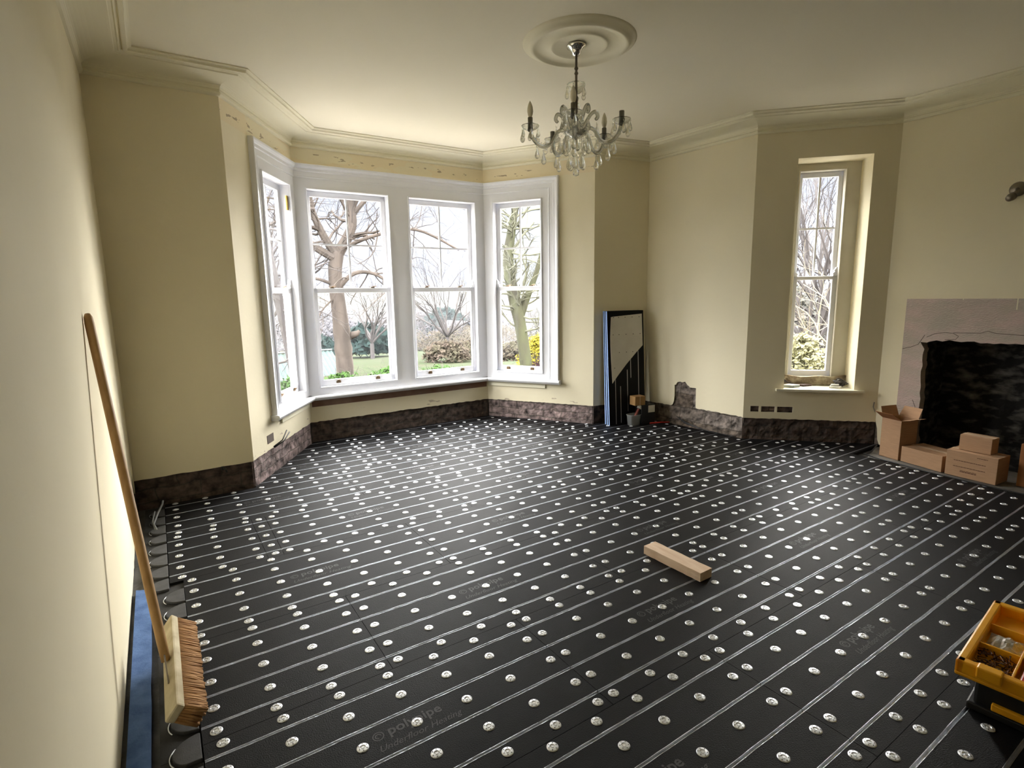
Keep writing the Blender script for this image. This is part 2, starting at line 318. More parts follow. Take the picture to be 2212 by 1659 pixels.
def rough_strip(i, s0, s1, z0, z1, m, parent, name='exposed_masonry', amp=0.007, t=0.016):
    F, L, d, n = WF(i); NS = max(2, int((s1 - s0) / 0.025)); NZ = max(2, int((z1 - z0) / 0.025)); me = bpy.data.meshes.new(name); vs = []; fs = []; uvs = []
    for a in range(NS + 1):
        for b in range(NZ + 1):
            s = s0 + (s1 - s0) * a / NS; z = z0 + (z1 - z0) * b / NZ
            k = noise.noise(Vector((s * 9 + i * 7, z * 13, i))) * amp * 1.4 + noise.noise(Vector((s * 34, z * 34, i * 3))) * amp * .7
            e = 0 if a in (0, NS) else 1
            vs.append(F(s, z, t + k * e)); uvs.append((s + i * 1.37, z + i * .31))
    for a in range(NS):
        for b in range(NZ):
            k = a * (NZ + 1) + b; fs.append((k, k + NZ + 1, k + NZ + 2, k + 1))
    me.from_pydata(vs, [], fs); me.materials.append(m); ul = me.uv_layers.new(name='UVMap')
    for lp in me.loops: ul.data[lp.index].uv = uvs[lp.vertex_index]
    o = bpy.data.objects.new(name, me); COL.objects.link(o); par(o, parent); return o

WN = ['wall_left', 'wall_back_left', 'wall_bay_left', 'wall_bay_centre', 'wall_bay_right', 'wall_back_right', 'wall_corner', 'wall_window_side', 'wall_right', 'wall_rear']
ZP = 0.218    # lower edge of the plaster
SK = -0.0; SKT = 0.014
def skin(mb, i, poly): F, L, d, n = WF(i); mb.prism(poly, SK, SKT, lambda a, b, t: F(a, b, t))
walls = {}
def finish(i, mb_m, mb_s, m=CREAM):
    o = mb_s.obj(WN[i], m); walls[i] = o
    mb_m.obj('masonry_core', STONEX, o)
    return o
# A left wall: plaster runs down to the floor near the camera, rises at the corner
F, L, d, n = WF(0); a = MB(); b = MB(); wall_piece(a, 0, 0, L, -0.3, 3.4)
poly = [(0, 3.25), (0, -0.03)] + jag(0.05, L - 1.15, -0.028, 0.004, 0.08) + jag(L - 1.1, L - 0.62, -0.02, 0.012, 0.05, 0.015) + jag(L - 0.6, L - 0.27, 0.03, 0.012, 0.04, 0.10) + [(L - 0.25, 0.16), (L - 0.235, 0.24), (L - 0.205, 0.31), (L - 0.17, 0.30), (L - 0.13, 0.20), (L - 0.05, 0.13), (L, 0.17), (L, 3.25)]
skin(b, 0, poly); o = finish(0, a, b); struct(o, 'cream plastered side wall nearest the camera with a broom leaning on it')
rough_strip(0, L - 1.3, L, -0.03, 0.36, DARKST, o)
# B
F, L, d, n = WF(1); a = MB(); b = MB(); wall_piece(a, 1, 0, L, -0.3, 3.4)
skin(b, 1, [(0, 3.25)] + jag(0, L, ZP - 0.005, 0.003, 0.05) + [(L, 3.25)]); o = finish(1, a, b); struct(o, 'shaded cream wall to the left of the bay window')
rough_strip(1, 0, L, -0.03, 0.26, DARKST, o)
# C bay left  (opening s .623-1.254, z .59-2.66)
F, L, d, n = WF(2); a = MB(); b = MB()
wall_piece(a, 2, 0, 0.56, -0.3, 3.4); wall_piece(a, 2, 0.56, L, -0.3, 0.50); wall_piece(a, 2, 0.56, L, 2.80, 3.4)
skin(b, 2, [(0, 3.25)] + jag(0, 0.56, ZP, 0.004) + [(0.56, 3.25)]); skin(b, 2, [(0.56, 0.50)] + jag(0.56, L, ZP, 0.004) + [(L, 0.50)]); skin(b, 2, [(0.56, 3.25), (0.56, 2.80), (L, 2.80), (L, 3.25)])
o = finish(2, a, b, CREAMS); struct(o, 'angled cream wall on the left side of the bay'); rough_strip(2, 0, L, -0.03, 0.26, BRICKM, o)
# D bay centre
F, L, d, n = WF(3); a = MB(); b = MB(); wall_piece(a, 3, 0, L, -0.3, 0.46); wall_piece(a, 3, 0, L, 2.80, 3.4)
skin(b, 3, [(0, 0.46)] + jag(0, L, ZP, 0.004) + [(L, 0.46)]); skin(b, 3, [(0, 3.25), (0, 2.8), (L, 2.8), (L, 3.25)])
o = finish(3, a, b, CREAMS); struct(o, 'cream wall above and below the pair of sash windows at the centre of the bay'); rough_strip(3, 0, L, -0.03, 0.26, DARKST, o)
# E bay right
F, L, d, n = WF(4); a = MB(); b = MB(); LE = L
wall_piece(a, 4, 0, 0.84, -0.3, 0.50); wall_piece(a, 4, 0, 0.84, 2.80, 3.4); wall_piece(a, 4, 0.84, L, -0.3, 3.4)
skin(b, 4, [(0, 0.5)] + jag(0, 0.84, ZP, 0.004) + [(0.84, 0.5)]); skin(b, 4, [(0, 3.25), (0, 2.8), (0.84, 2.8), (0.84, 3.25)]); skin(b, 4, [(0.84, 3.25)] + jag(0.84, L, ZP, 0.003) + [(L, 3.25)])
o = finish(4, a, b, CREAMS); struct(o, 'angled cream wall on the right side of the bay'); rough_strip(4, 0, L, -0.03, 0.26, BRICKM, o)
# F
F, L, d, n = WF(5); a = MB(); b = MB(); wall_piece(a, 5, 0, L, -0.3, 3.4)
skin(b, 5, [(0, 3.25)] + jag(0, L, ZP, 0.003) + [(L, 3.25)]); o = finish(5, a, b); struct(o, 'short shaded cream wall behind the leaning black boards'); rough_strip(5, 0, L, -0.03, 0.26, DARKST, o)
# G with the stepped hole in the plaster
F, L, d, n = WF(6); a = MB(); b = MB(); wall_piece(a, 6, 0, L, -0.3, 3.4)
poly = [(0, 3.25)] + jag(0, 0.40, ZP, 0.004) + [(0.425, 0.235), (0.44, 0.27), (0.447, 0.34), (0.444, 0.47), (0.465, 0.475), (0.48, 0.505), (0.52, 0.518), (0.55, 0.512), (0.587, 0.525), (0.62, 0.49), (0.648, 0.475), (0.65, 0.465), (0.736, 0.467), (0.737, 0.35), (0.74, 0.24)] + jag(0.76, L - 0.02, 0.232, 0.004) + [(L, 0.224), (L, 3.25)]
skin(b, 6, poly); o = finish(6, a, b); struct(o, 'bright cream wall with a stepped hole knocked in the plaster low down'); rough_strip(6, 0, L, -0.03, 0.56, RUBBLE, o, amp=0.012, t=0.02)
# H wall with tall narrow window, opening s .375-1.035, z .545-2.813 ; slot s .07-.479 z .293-.354
F, L, d, n = WF(7); a = MB(); b = MB(); s0, s1, zb, zt_ = 0.375, 1.035, 0.54, 2.813
wall_piece(a, 7, 0, s0, -0.3, 3.4, 0.05); wall_piece(a, 7, s1, L, -0.3, 3.4); wall_piece(a, 7, s0, s1, -0.3, zb, 0.05); wall_piece(a, 7, s0, s1, zt_, 3.4)
ZH = 0.224
b_pieces = [[(0, 3.25), (0, 0.354), (s0, 0.354), (s0, 3.25)], [(0, 0.354)] + jag(0, 0.07, ZH, 0.002) + [(0.07, 0.354)], [(0.07, 0.293)] + jag(0.07, 0.479, ZH, 0.003) + [(0.479, 0.293)],
    [(s0, 0.354), (0.479, 0.354), (0.479, zb), (s0, zb)], [(0.479, zb)] + jag(0.479, s1, ZH, 0.003) + [(s1, zb)], [(s1, 3.25)] + jag(s1, L, ZH, 0.003) + [(L, 3.25)], [(s0, 3.25), (s0, zt_), (s1, zt_), (s1, 3.25)]]
for p_ in b_pieces: skin(b, 7, p_)
Fh = F
for (x0, x1, z0_, z1_) in ((s0, s0 + 0.004, zb, zt_), (s1 - 0.004, s1, zb, zt_)): b.prism([(x0, z0_), (x1, z0_), (x1, z1_), (x0, z1_)], 0.0, T - 0.005, lambda p, q, t: Fh(p, q, t))
b.prism([(s0, zt_ - 0.004), (s1, zt_ - 0.004), (s1, zt_), (s0, zt_)], 0.0, T - 0.005, lambda p, q, t: Fh(p, q, t))
o = finish(7, a, b); struct(o, 'shaded cream wall around the tall narrow sash window'); rough_strip(7, 0, L, -0.03, 0.26, DARKST, o, amp=0.010)
rough_strip(7, 0.05, 0.50, 0.28, 0.37, BRICKM, o, 'slot_masonry', 0.006, 0.035)
for x0, x1 in ((0.155, 0.175), (0.31, 0.33)):
    q = MB(); q.box(x0, x1, 0.0, 0.03, 0.293, 0.354, F=lambda s, t, z: Fh(s, z, t)); q.obj('slot_bridge', CREAM, o)
# I right wall with fireplace opening s .335-1.75
F, L, d, n = WF(8); Fi = F; a = MB(); b = MB(); f0, f1, fz = 0.335, 1.78, 1.085
wall_piece(a, 8, 0, 0.172, -0.3, 3.4); wall_piece(a, 8, 0.172, f0, -0.3, 1.452, 0.105); wall_piece(a, 8, f1, 1.95, -0.3, 1.452, 0.105); wall_piece(a, 8, f0, f1, fz, 1.452, 0.105); wall_piece(a, 8, 0.172, 1.95, 1.452, 3.4); wall_piece(a, 8, 1.95, L, -0.3, 3.4)
skin(b, 8, [(0, 3.25), (0, 0.24), (0.02, 0.16), (0.03, 0.05), (0.05, 0.0), (0.172, 0.0), (0.172, 1.452), (0.172, 3.25)]); skin(b, 8, [(0.172, 3.25), (0.172, 1.452), (1.95, 1.452), (1.95, 3.25)]); skin(b, 8, [(1.95, 3.25), (1.95, 0), (L, 0), (L, 3.25)])
o = finish(8, a, b); struct(o, 'dim cream chimney wall above the fireplace')
rough_strip(8, 0, 0.19, -0.03, 0.3, RUBBLE, o, amp=0.006)
# plain rear wall behind the camera
F, L, d, n = WF(9); a = MB(); b = MB(); wall_piece(a, 9, 0, L, -0.3, 3.4); skin(b, 9, [(0, -0.03), (L, -0.03), (L, 3.25), (0, 3.25)])
o = finish(9, a, b); struct(o, 'cream rear wall behind the camera')

# floor slab and ceiling
OUT2 = offset_ring(-0.02)
fl = MB(); fl.prism([(q.x, q.y) for q in OUT], -0.35, -0.03, lambda a, b, t: Vector((a, b, t))); struct(fl.obj('floor', CONC), 'dusty dark concrete subfloor around the insulation boards', 'floor')
ce = MB(); ce.prism([(q.x, q.y) for q in OUT], ZT, ZT + 0.3, lambda a, b, t: Vector((a, b, t))); struct(ce.obj('ceiling', CEILM), 'plain magnolia painted ceiling', 'ceiling')
# cornice
prof = [(0.0, 3.058), (0.016, 3.062), (0.026, 3.072), (0.026, 3.082), (0.014, 3.092), (0.014, 3.100), (0.020, 3.104), (0.022, 3.118)]
for k in range(9):
    a_ = k / 8 * math.pi / 2; prof.append((0.026 + 0.175 * (1 - math.cos(a_)), 3.122 + 0.034 * math.sin(a_)))
prof += [(0.212, 3.157), (0.216, 3.164), (0.232, 3.168), (0.240, 3.163), (0.248, 3.168), (0.256, 3.174), (0.262, 3.160), (0.286, 3.160), (0.290, 3.172), (0.300, 3.178), (0.310, 3.180), (0.310, ZT + 0.001)]
rings = [offset_ring(p_) for p_, z in prof]
cm = MB()
for k, (p_, z) in enumerate(prof):
    for q in rings[k]: cm.v.append(Vector((q.x, q.y, z)))
for k in range(len(prof) - 1):
    for i in range(NR): j = (i + 1) % NR; cm.face((k * NR + i, k * NR + j, (k + 1) * NR + j, (k + 1) * NR + i))
struct(cm.obj('trim_1', CORN), 'deep moulded plaster cornice running round the ceiling', 'cornice')

# ------------------------------------------------------------------ sash windows
def bar(mb, F, s0, s1, z0, z1, t0, t1, mi=0): mb.box(s0, s1, t0, t1, z0, z1, mi, F=lambda s, t, z: F(s, z, t))
def sash_window(F, parent, s0, s1, z0=0.595, z1=2.66, tm=0.045, horns=True, zmeet=(1.605, 1.655), zmunt=2.12, lifts=True, gb=0.66, gt=2.605, st=0.05):
    """two sashes in the opening s0..s1; the lower one stands in front of the upper one"""
    tl, tu = tm, tm + 0.045
    m = MB()      # lower sash
    for a_ in ((s0, s0 + st, z0, zmeet[1]), (s1 - st, s1, z0, zmeet[1]), (s0, s1, z0, gb), (s0, s1, zmeet[0], zmeet[1])): bar(m, F, *a_, tl, tl + 0.04)
    lo = m.obj('lower_sash', WHITE, parent, bevel=0.004)
    m = MB()
    for a_ in ((s0, s0 + st, zmeet[0], z1), (s1 - st, s1, zmeet[0], z1), (s0, s1, gt, z1), (s0, s1, zmeet[0], zmeet[1] - 0.004)): bar(m, F, *a_, tu, tu + 0.04)
    upo = m.obj('upper_sash', WHITE, parent, bevel=0.004)
    mid = (s0 + s1) / 2; m = MB(); bar(m, F, mid - 0.009, mid + 0.009, zmeet[1], gt, tu + 0.008, tu + 0.032); bar(m, F, s0 + st, s1 - st, zmunt - 0.009, zmunt + 0.009, tu + 0.008, tu + 0.032)
    m.obj('glazing_bar', WHITE, upo)
    m = MB(); m.quad(*[F(a_, b_, tl + 0.02) for a_, b_ in ((s0 + st - 0.003, gb - 0.003), (s1 - st + 0.003, gb - 0.003), (s1 - st + 0.003, zmeet[0] + 0.003), (s0 + st - 0.003, zmeet[0] + 0.003))]); m.obj('glass_pane', PANE, lo)
    m = MB(); m.quad(*[F(a_, b_, tu + 0.02) for a_, b_ in ((s0 + st - 0.003, zmeet[1] - 0.003), (s1 - st + 0.003, zmeet[1] - 0.003), (s1 - st + 0.003, gt + 0.003), (s0 + st - 0.003, gt + 0.003))]); m.obj('glass_pane', PANE, upo)
    if horns:
        for sgn, sx_ in ((1, s0), (-1, s1)):
            m = MB(); pr = [(0, 0), (0.042, 0), (0.036, 0.012), (0.044, 0.022), (0.034, 0.036), (0.022, 0.044), (0.030, 0.056), (0.020, 0.070), (0.012, 0.088), (0.0, 0.092)]
            m.prism([(sx_ + sgn * x, zmeet[1] + z) for x, z in pr], tl, tl + 0.036, F); m.obj('sash_horn', WHITE, lo)
            m = MB(); m.prism([(sx_ + sgn * x, zmeet[0] - z) for x, z in pr], tu, tu + 0.036, F); m.obj('sash_horn', WHITE, upo)
    if lifts:
        for k in (0.24, 0.76):
            x = s0 + (s1 - s0) * k; m = MB()
            bar(m, F, x - 0.026, x + 0.026, gb - 0.044, gb - 0.020, tl - 0.004, tl); bar(m, F, x - 0.016, x + 0.016, gb - 0.028, gb - 0.008, tl - 0.018, tl - 0.004)
            m.obj('sash_lift', BRASSD, lo, bevel=0.003)
            m = MB(); bar(m, F, x - 0.022, x + 0.022, zmeet[1], zmeet[1] + 0.010, tl + 0.004, tl + 0.034); c = F(x, zmeet[1] + 0.014, tl + 0.02); m.tube([c, F(x + 0.045, zmeet[1] + 0.020, tl + 0.012)], 0.005, 6)
            m.obj('sash_fastener', BRASSD, lo)
    return lo, upo
def frame_around(F, parent, S0, S1, Z0, Z1, openings, t0, t1, mi=WHITE, name='frame'):
    m = MB(); xs = [S0]
    for (a_, b_, zb_, zt2) in openings: bar(m, F, xs[-1], a_, Z0, Z1, t0, t1); bar(m, F, a_, b_, Z0, zb_, t0, t1); bar(m, F, a_, b_, zt2, Z1, t0, t1); xs.append(b_)
    bar(m, F, xs[-1], S1, Z0, Z1, t0, t1); o = m.obj(name, mi, parent); return o
def staff_bead(F, parent, a_, b_, z0, z1, t=-0.004, w=0.012):
    m = MB()
    for q in ((a_ - w, a_, z0 - w, z1 + w), (b_, b_ + w, z0 - w, z1 + w), (a_, b_, z0 - w, z0), (a_, b_, z1, z1 + w)): bar(m, F, *q, t - 0.016, t)
    m.obj('staff_bead', WHITE, parent, bevel=0.004)
def moulding(F, parent, path, prf, name='architrave', closed=False):
    """sweep a profile (u outward from the path in the wall plane, t depth) along an (s,z) path with mitres"""
    m = MB(); n_ = len(path); k0 = 0
    for i, (s, z) in enumerate(path):
        a_ = Vector(path[i]) - Vector(path[i - 1]) if i > 0 else Vector(path[1]) - Vector(path[0]); b_ = Vector(path[i + 1]) - Vector(path[i]) if i < n_ - 1 else a_
        a_.normalize(); b_.normalize(); na = Vector((-a_.y, a_.x)); nb = Vector((-b_.y, b_.x)); mm = (na + nb) / (1 + na.dot(nb))
        for u, t in prf: m.v.append(F(s + mm.x * u, z + mm.y * u, t))
    kk = len(prf)
    for i in range(n_ - 1):
        for j in range(kk): a0 = i * kk + j; a1 = i * kk + (j + 1) % kk; m.face((a0, a1, a1 + kk, a0 + kk))
    m.face(range(kk)); m.face([(n_ - 1) * kk + j for j in range(kk)])
    return m.obj(name, WHITE, parent)
ARCH = [(0.0, 0.0), (0.0, -0.012), (0.010, -0.016), (0.014, -0.012), (0.060, -0.014), (0.066, -0.024), (0.090, -0.026), (0.096, -0.036), (0.112, -0.046), (0.128, -0.048), (0.132, -0.040), (0.132, 0.0)]
def sill(F, parent, s0, s1, ext0=0.0, ext1=0.0):
    m = MB(); pr = [(-0.075, 0.478), (-0.082, 0.492), (-0.078, 0.506), (-0.066, 0.512), (0.05, 0.512), (0.05, 0.462), (-0.06, 0.462)]
    k = len(pr)
    for s, e in ((s0, ext0), (s1, ext1)):
        for t, z in pr: m.v.append(F(s - e * t, z, t))
    for j in range(k): m.face((j, (j + 1) % k, (j + 1) % k + k, j + k))
    m.face(range(k)); m.face(range(k, 2 * k)); return m.obj('window_sill', WHITE, parent)
tanh_ = math.tan(R(28.6))
# window_1: bay left
F, L, d, n = WF(2); w1 = bpy.data.objects.new('window_1', None); COL.objects.link(w1); w1.location = F(0.94, 0.5, 0); struct(w1, 'narrow white sash window on the left side of the bay', 'window')
fr = frame_around(F, w1, 0.56, L + 0.0, 0.50, 2.82, [(0.623, 1.254, 0.595, 2.66)], -0.004, 0.14); staff_bead(F, w1, 0.623, 1.254, 0.595, 2.66)
sash_window(F, w1, 0.623, 1.254); moulding(F, w1, [(0.56, 0.51), (0.56, 2.768), (L - 0.004, 2.768)], [(u, t) for u, t in ARCH]); sill(F, w1, 0.40, L, 0, -tanh_)
m = MB(); bar(m, F, 1.222, 1.25, 2.42, 2.56, 0.01, 0.03); m.obj('sash_pulley', mat('brass_pulley', (0.55, 0.38, 0.10, 1), 0.4, 0.8), w1, bevel=0.006)
# window_2: bay centre pair
F, L, d, n = WF(3); w2 = bpy.data.objects.new('window_2', None); COL.objects.link(w2); w2.location = F(1.11, 0.5, 0); struct(w2, 'pair of wide white sash windows at the centre of the bay', 'window')
frame_around(F, w2, 0.0, L, 0.50, 2.82, [(0.126, 0.993, 0.595, 2.66), (1.24, 2.09, 0.595, 2.66)], -0.004, 0.14)
for a_, b_ in ((0.126, 0.993), (1.24, 2.09)): staff_bead(F, w2, a_, b_, 0.595, 2.66); sash_window(F, w2, a_, b_)
moulding(F, w2, [(0.0, 2.768), (L, 2.768)], ARCH); sill(F, w2, 0, L, -tanh_, tanh_ * -1 if False else -tanh_)
m = MB(); bar(m, F, 0.02, L - 0.02, 0.385, 0.462, -0.004, 0.012); m.obj('timber_apron', RBROWN, w2)
# window_3: bay right
F, L, d, n = WF(4); w3 = bpy.data.objects.new('window_3', None); COL.objects.link(w3); w3.location = F(0.44, 0.5, 0); struct(w3, 'narrow white sash window on the right side of the bay', 'window')
frame_around(F, w3, 0.0, 0.85, 0.50, 2.82, [(0.13, 0.757, 0.595, 2.66)], -0.004, 0.14); staff_bead(F, w3, 0.13, 0.757, 0.595, 2.66); sash_window(F, w3, 0.13, 0.757)
moulding(F, w3, [(0.004, 2.768), (0.85, 2.768), (0.85, 0.51)], ARCH); sill(F, w3, 0, 1.0, -tanh_, 0)
# battens under the side sills
for i, s0, s1, wn in ((2, 0.60, 1.33, w1), (4, 0.02, 0.80, w3)):
    F, L, d, n = WF(i); m = MB(); bar(m, F, s0, s1, 0.402, 0.448, -0.018, -0.001); m.obj('sill_batten', CORN, wn, bevel=0.002)
# window_4: tall narrow window
F, L, d, n = WF(7); w4 = bpy.data.objects.new('window_4', None); COL.objects.link(w4); w4.location = F(0.7, 0.56, 0.29); struct(w4, 'tall narrow sash window in a deep reveal beside the fireplace wall', 'window')
frame_around(F, w4, 0.375, 1.035, 0.555, 2.813, [(0.475, 0.893, 0.64, 2.735)], 0.285, 0.42, GREYW)
m = MB()
for q in ((0.463, 0.475, 0.63, 2.747), (0.893, 0.905, 0.63, 2.747), (0.475, 0.893, 2.735, 2.747), (0.475, 0.893, 0.628, 0.64)): bar(m, F, *q, 0.270, 0.285)
m.obj('staff_bead', GREYW, w4, bevel=0.004)
sash_window(F, w4, 0.475, 0.893, 0.64, 2.735, 0.31, True, (1.655, 1.69), 2.178, False, 0.70, 2.685, 0.042)
m = MB(); bar(m, F, 0.30, 1.115, 0.525, 0.548, -0.05, 0.0); bar(m, F, 0.376, 1.034, 0.525, 0.548, 0.0, 0.285); m.obj('window_sill', mat('sill_cream_gloss', (0.80, 0.76, 0.60, 1), 0.3), w4)
# rubble plaster behind things at the back of that sill
m = MB(); m.prism([(0.376, 0.55), (0.376, 0.645), (0.44, 0.66), (0.60, 0.635), (0.78, 0.65), (0.90, 0.64), (1.034, 0.66), (1.034, 0.55)], 0.24, 0.285, F); m.obj('broken_plaster', mat('crumbled_mortar', (0.42, 0.36, 0.25, 1), 0.95, col2=(0.2, 0.15, 0.1, 1), nscale=18, bump=1, bscale=50), w4)

# ------------------------------------------------------------------ fireplace
F = Fi
fp = thing('fireplace_surround', F(1.06, 0, 0), 'pinkish grey sandstone fireplace surround with a rough broken inner edge', 'fireplace')
outer = [(0.172, 0.0), (0.172, 1.452), (1.95, 1.452), (1.95, 0.0), (1.80, 0.0)]
inner = jag(1.80, 1.79, 0.05, 0.0, 0.1, 1.0) + jag(1.72, 0.44, 1.085, 0.010, 0.045, 1.075) + [(0.40, 1.066), (0.365, 1.05), (0.315, 1.052)]
for k in range(1, 21): inner.append((0.345 + rnd(-0.012, 0.012) + (0.010 if k > 8 else 0), 1.04 - k * 0.052))
inner[-1] = (0.345, 0.0)
m = MB(); m.prism(outer + inner, -0.004, 0.10, F); m.obj('stone_surround', SANDST, fp)
CRK = mat('crack_shadow', (0.10, 0.075, 0.06, 1), 0.95)
for pts_ in ([(.36, 1.10), (.42, 1.135), (.50, 1.15), (.56, 1.145), (.60, 1.12), (.58, 1.09), (.50, 1.085)], [(.56, 1.15), (.75, 1.155), (.80, 1.175), (.86, 1.158), (1.05, 1.15), (1.30, 1.157), (1.6, 1.15)], [(.176, .98), (.24, 1.0), (.30, 1.03), (.345, 1.12)], [(.30, .50), (.325, .44), (.335, .35)]):
    m = MB(); m.tube([F(s_, z_, -0.0035) for s_, z_ in pts_], 0.0026, 6); m.obj('surface_crack', CRK, fp)
for s_, z0_, z1_ in ((.965, 1.36, 1.452), (.60, 1.44, 1.452)):
    m = MB(); m.box(s_, s_ + .008, -.006, -.002, z0_, z1_, F=lambda a_, t_, z_: F(a_, z_, t_)); m.obj('mortar_line', CORN, fp)
m = MB()
def firebox(mb):
    NS, NZ = 40, 30
    def grid(fn, a_, b_):
        k = len(mb.v)
        for i in range(a_ + 1):
            for j in range(b_ + 1): mb.v.append(fn(i / a_, j / b_))
        for i in range(a_):
            for j in range(b_): q = k + i * (b_ + 1) + j; mb.face((q, q + b_ + 1, q + b_ + 2, q + 1))
    nz = lambda a_, b_: noise.noise(Vector((a_ * 7, b_ * 7, 3))) * 0.035 + noise.noise(Vector((a_ * 23, b_ * 23, 9))) * 0.012
    D_ = 0.55
    grid(lambda u, v: F(f0 - 0.02 + u * (f1 - f0 + 0.04), v * 1.5 - 0.02, D_ + nz(u * 1.4, v * 1.4)), NS, NZ)
    grid(lambda u, v: F(f0 + 0.012 + nz(u, v) * .4, v * 1.5 - 0.02, 0.09 + u * (D_ - 0.06)), 16, NZ)
    grid(lambda u, v: F(f1 - 0.012 + nz(u + 5, v) * .4, v * 1.5 - 0.02, 0.09 + u * (D_ - 0.06)), 16, NZ)
    grid(lambda u, v: F(f0 - 0.02 + u * (f1 - f0 + 0.04), 1.46, 0.02 + v * (D_ + 0.03)), 4, 4)
firebox(m); m.box(f0, f1, 0.0, 0.6, -0.03, 0.0, F=lambda s, t, z: F(s, z, t)); m.obj('firebox', SOOT, walls[8])
m = MB(); m.box(f0 - 0.05, f1 + 0.05, 0.62, 0.75, -0.3, 1.6, F=lambda s, t, z: F(s, z, t)); m.box(f0 - 0.10, f0, T - .01, 0.75, -0.3, 1.6, F=lambda s, t, z: F(s, z, t)); m.box(f1, f1 + 0.1, T - .01, 0.75, -0.3, 1.6, F=lambda s, t, z: F(s, z, t)); m.box(f0 - 0.05, f1 + 0.05, T - .01, 0.75, 1.48, 1.6, F=lambda s, t, z: F(s, z, t)); m.obj('chimney_masonry', STONEX, walls[8])
hx = MB(); hx.prism([(5.975, 2.36), (5.975, 0.45), (5.33, 0.45), (5.33, 1.30), (5.37, 1.75), (5.44, 2.18), (5.50, 2.31), (5.86, 2.40)], -0.03, -0.004, lambda a, b, t: Vector((a, b, t)))
tag(hx.obj('hearth_slab', HEARTHM), 'rough grey concrete hearth slab under the cardboard boxes', 'hearth')

# ------------------------------------------------------------------ floor insulation boards
PIPE = (0.125, 0.375, 0.625, 0.875); WROW = (0.066, 0.26, 0.508, 0.759, 0.959)
SEAMY = {-3: (0.004, 0.676), -2: (0.676, 1.348), -1: (1.348, 2.021), 0: (2.021, 2.705), 1: (2.705, 3.395), 2: (3.395, 4.10), 3: (4.10, 4.81), 4: (4.81, 5.50), 5: (5.50, 6.19)}
SEAMX = {-3: [-0.012, 1.268, 2.598, 3.928, 5.258, 5.36], -2: [-0.012, 0.55, 1.88, 3.21, 4.54, 5.33], -1: [-0.012, 1.315, 2.642, 3.975, 5.305, 5.38], 0: [-0.012, 0.692, 2.02, 3.338, 4.67, 5.44],
         1: [-0.015, 1.31, 2.64, 3.97, 5.30, 6.0], 2: [-0.08, 0.43, 0.52, 1.84, 3.17, 4.50, 5.2], 3: [-0.08, 1.255, 2.585, 3.915, 5.1], 4: [0.275, 1.605, 2.947, 4.28], 5: [0.9, 1.68, 3.05, 4.1]}
def wash_mesh():
    m = MB(); Nw = 22; pr = [(0.0, 0.0026), (0.0045, 0.0026), (0.0060, 0.0006), (0.0085, 0.0006), (0.0105, 0.0034), (0.0185, 0.0026), (0.0213, 0.0002)]
    m.lathe(pr[1:], n=Nw); m.face(range(Nw), 0)
    for k in range(6):
        a_ = k * math.pi / 3 + 0.3; c = Vector((0.0150 * math.cos(a_), 0.0150 * math.sin(a_), 0.0034)); q = len(m.v)
        for j in range(6): m.v.append(c + Vector((0.0021 * math.cos(j * math.pi / 3), 0.0021 * math.sin(j * math.pi / 3), 0)))
        m.face([q + j for j in range(6)], 1)
    o = m.obj('fixing_washer', [ZINC, HOLE]); me = o.data; bpy.data.objects.remove(o)
    for p_ in me.polygons: p_.use_smooth = False
    return me
WME = wash_mesh()
def text_mesh(body, size, shear=0.0, bold=0.0, loc=(0, 0)):
    cu = bpy.data.curves.new('txt', 'FONT'); cu.body = body; cu.size = size; cu.shear = shear; cu.offset = bold; cu.align_x = 'LEFT'; cu.resolution_u = 2
    ob = bpy.data.objects.new('txt', cu); COL.objects.link(ob); dg = bpy.context.evaluated_depsgraph_get(); me = bpy.data.meshes.new_from_object(ob.evaluated_get(dg))
    bpy.data.objects.remove(ob); bpy.data.curves.remove(cu)
    return [(v.co.x + loc[0], v.co.y + loc[1]) for v in me.vertices], [tuple(p_.vertices) for p_ in me.polygons]
def logo_mesh():
    m = MB()
    for vs, fs in (text_mesh('polypipe', 0.062, 0, 0.0012, (-0.10, 0.012)), text_mesh('Underfloor Heating', 0.040, 0.35, 0.0, (-0.155, -0.045))):
        k = len(m.v); m.v += [Vector((x, y, 0)) for x, y in vs]
        for f in fs: m.face([k + i for i in f])
    for rr in (0.021, 0.012):        # ringed emblem at the front
        for j in range(20):
            if rr < 0.02 and j > 14: continue
            a_ = j * math.pi / 10; b_ = a_ + math.pi / 10; c = Vector((-0.135, 0.028, 0))
            m.quad(c + Vector((rr * math.cos(a_), rr * math.sin(a_), 0)), c + Vector((rr * math.cos(b_), rr * math.sin(b_), 0)), c + Vector(((rr - .004) * math.cos(b_), (rr - .004) * math.sin(b_), 0)), c + Vector(((rr - .004) * math.cos(a_), (rr - .004) * math.sin(a_), 0)))
    o = m.obj('printed_logo', PRINT); me = o.data; bpy.data.objects.remove(o); return me
LME = logo_mesh()
def clip_lines(k):
    """(point, outward normal) planes that trim the boards of a row against the walls"""
    ids = {5: (2, 3, 4), 4: (2, 4), 3: (1, 5, 6), 2: (6,), 1: (7,), 0: (7,)}.get(k, ())
    out = []
    for i in ids:
        F, L, d, n = WF(i); out.append((F(0, 0, -0.012), Vector((n.x, n.y, 0))))
    return out
def trim(me, planes):
    bm = bmesh.new(); bm.from_mesh(me)
    for co, no in planes:
        g = bm.verts[:] + bm.edges[:] + bm.faces[:]
        r_ = bmesh.ops.bisect_plane(bm, geom=g, plane_co=co, plane_no=no, clear_outer=True, dist=1e-6)
        ed = [e for e in r_['geom_cut'] if isinstance(e, bmesh.types.BMEdge)]
        if ed:
            try: bmesh.ops.holes_fill(bm, edges=ed)
            except Exception: pass
    ok = len(bm.faces) > 3; bm.to_mesh(me); bm.free(); return ok
